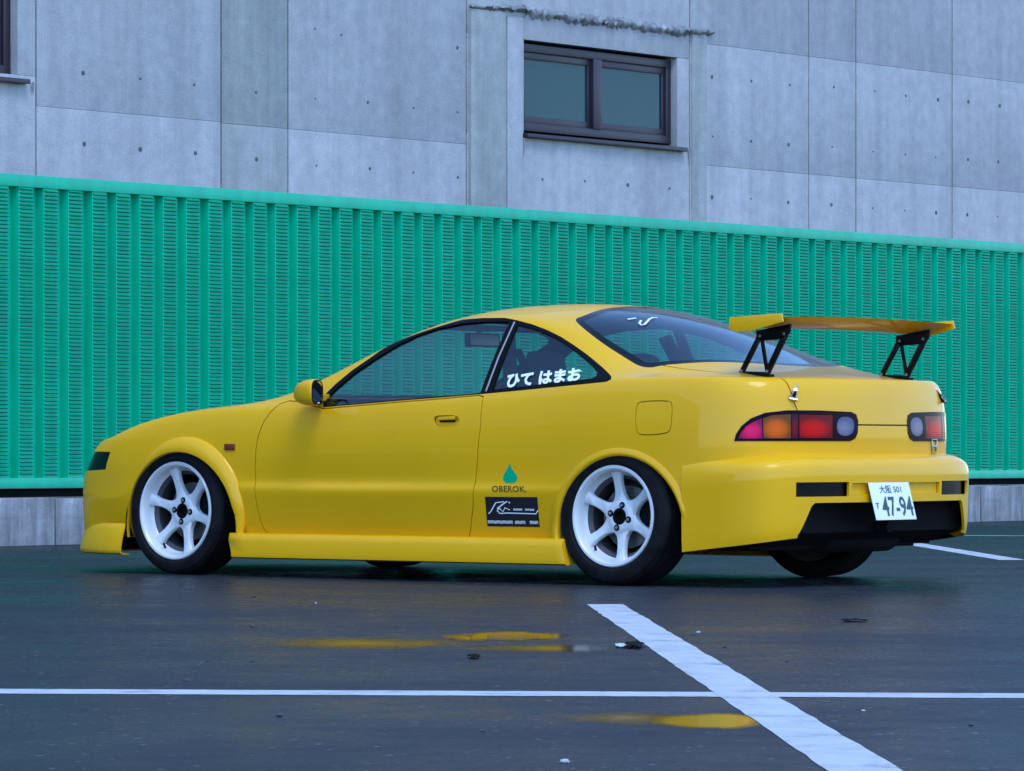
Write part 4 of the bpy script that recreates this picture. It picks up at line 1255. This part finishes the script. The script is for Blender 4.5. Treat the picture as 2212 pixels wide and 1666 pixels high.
# emblem on the tail below the right-hand lamp
ec, en = drop((.8, .455, .600), Vector((1, 0, 0)))
mb = MB()
eu = Vector((0, 0, 1)); es = en.cross(eu).normalized()
def E3(a_, b_): return ec + es * a_ + eu * b_
for poly in ([(-.034,.024),(-.024,.024),(-.018,-.024),(-.026,-.024)], [(.024,.024),(.034,.024),(.026,-.024),(.018,-.024)], [(-.022,.003),(.022,.003),(.021,-.007),(-.021,-.007)], [(-.036,.031),(.036,.031),(.035,.026),(-.035,.026)], [(-.028,-.027),(.028,-.027),(.026,-.031),(-.026,-.031)]):
    mb.prism([E3(a_, b_) for a_, b_ in poly], en * .006)
mb.build('emblem', mat('dull_chrome', (.30, .31, .32), .3, 1.0), car, bevel=.0008)
# number plate, leaning out at its foot
pl = empty('number_plate'); pl.parent = car
pl.location = (.912, -.085, .443); pl.rotation_euler = (0, R(-15), 0)
PWd, PHt = .315, .165
MB().box((-.003, -PWd / 2, -PHt), (0, PWd / 2, 0)).build('plate', M_plate, pl, bevel=.0012)
def plate_text(s_, y0, y1, z0, z1, off=0.):
    v, f = text_mesh(s_, 0, off)
    meshobj('plate_lettering', [(.0012, y0 + (y1 - y0) * a_, z0 + (z1 - z0) * b_) for a_, b_ in v], f, M_plate_ink, pl)
plate_text('47-94', -.092, .148, -.150, -.062, .018)
plate_text('す', -.142, -.112, -.118, -.086, .01)
plate_text('大阪 501', -.085, .085, -.048, -.012, .012)
MB().box((-.012, -.10, -.03), (-.004, .10, -.002)).build('plate_bracket', M_black, pl)

# ------------------------------------------------------------------ litter on the asphalt
def flake(name, x, y, sx, sy, m, seed, label, cat, h=.006):
    p = px_ground(x, y); rr = random.Random(seed); n = 14; v = []; 
    for i in range(n):
        a_ = 2 * math.pi * i / n; k = rr.uniform(.6, 1.1)
        v.append((sx * k * math.cos(a_), sy * k * math.sin(a_), .003 + rr.uniform(0, h)))
    v.append((0, 0, h * 1.3))
    v2 = [(a_, b_, c_ - .0018) for a_, b_, c_ in v]
    f = [(i, (i + 1) % n, n) for i in range(n)]
    N = n + 1
    f2 = [(N + (i + 1) % n, N + i, N + n) for i in range(n)] + [(i + N, (i + 1) % n + N, (i + 1) % n, i) for i in range(n)]
    o = meshobj(name, v + v2, f + f2, m); o.location = (p.x, p.y, .002)
    return tag(o, label, cat)
M_leaf = mat('wet_leaf', (.010, .008, .006), .85, spec=.05)
M_paper = mat('scrap_paper', (.55, .56, .58), .7)
flake('fallen_leaf', 1371, 1398, .036, .16, M_leaf, 1, 'dark wet leaf lying against the broad white bay line', 'leaf', .012)
flake('paper_scrap', 1343, 1398, .020, .10, M_paper, 2, 'small pale paper scrap beside the dark leaf', 'paper')
flake('fallen_leaf', 1024, 1422, .020, .08, M_leaf, 3, 'small dark leaf between the yellow-reflecting puddle and the thin white line', 'leaf', .008)
flake('fallen_leaf', 1845, 1343, .055, .07, M_leaf, 4, 'thin dark leaf on bare asphalt behind the car', 'leaf')
MP = mat('pebble', (.05, .05, .055), .8); MPL = mat('pale_pebble', (.4, .4, .41), .8)
lab = ['round dark pebble lying on the asphalt']
pts = [(548,1290,0),(682,1304,1),(546,1355,0),(447,1429,0),(545,1430,0),(403,1472,0),(604,1548,0),(1043,1581,0),(150,1292,0),(1498,1372,0),(1508,1368,1),(1566,1399,0),(2098,1568,0),(1700,1430,0),(1865,1537,1),(1220,1649,1),]
for i, (x_, y_, k) in enumerate(pts):
    p = px_ground(x_, y_); rr = random.Random(i); bm = bmesh.new(); bmesh.ops.create_icosphere(bm, subdivisions=2, radius=1)
    s_ = rr.uniform(.004, .008)
    for v in bm.verts: v.co = Vector((v.co.x * 1.2, v.co.y, v.co.z * .6)) * s_ * rr.uniform(.85, 1.15)
    me = bpy.data.meshes.new('pebble'); bm.to_mesh(me); bm.free(); me.materials.append(MPL if k else MP)
    o = link('pebble', me); o.location = (p.x, p.y, s_ * .45)
    tag(o, 'tiny pale pebble on the asphalt' if k else 'tiny dark pebble on the asphalt', 'pebble', 'pale pebbles on the asphalt' if k else 'dark pebbles on the asphalt')
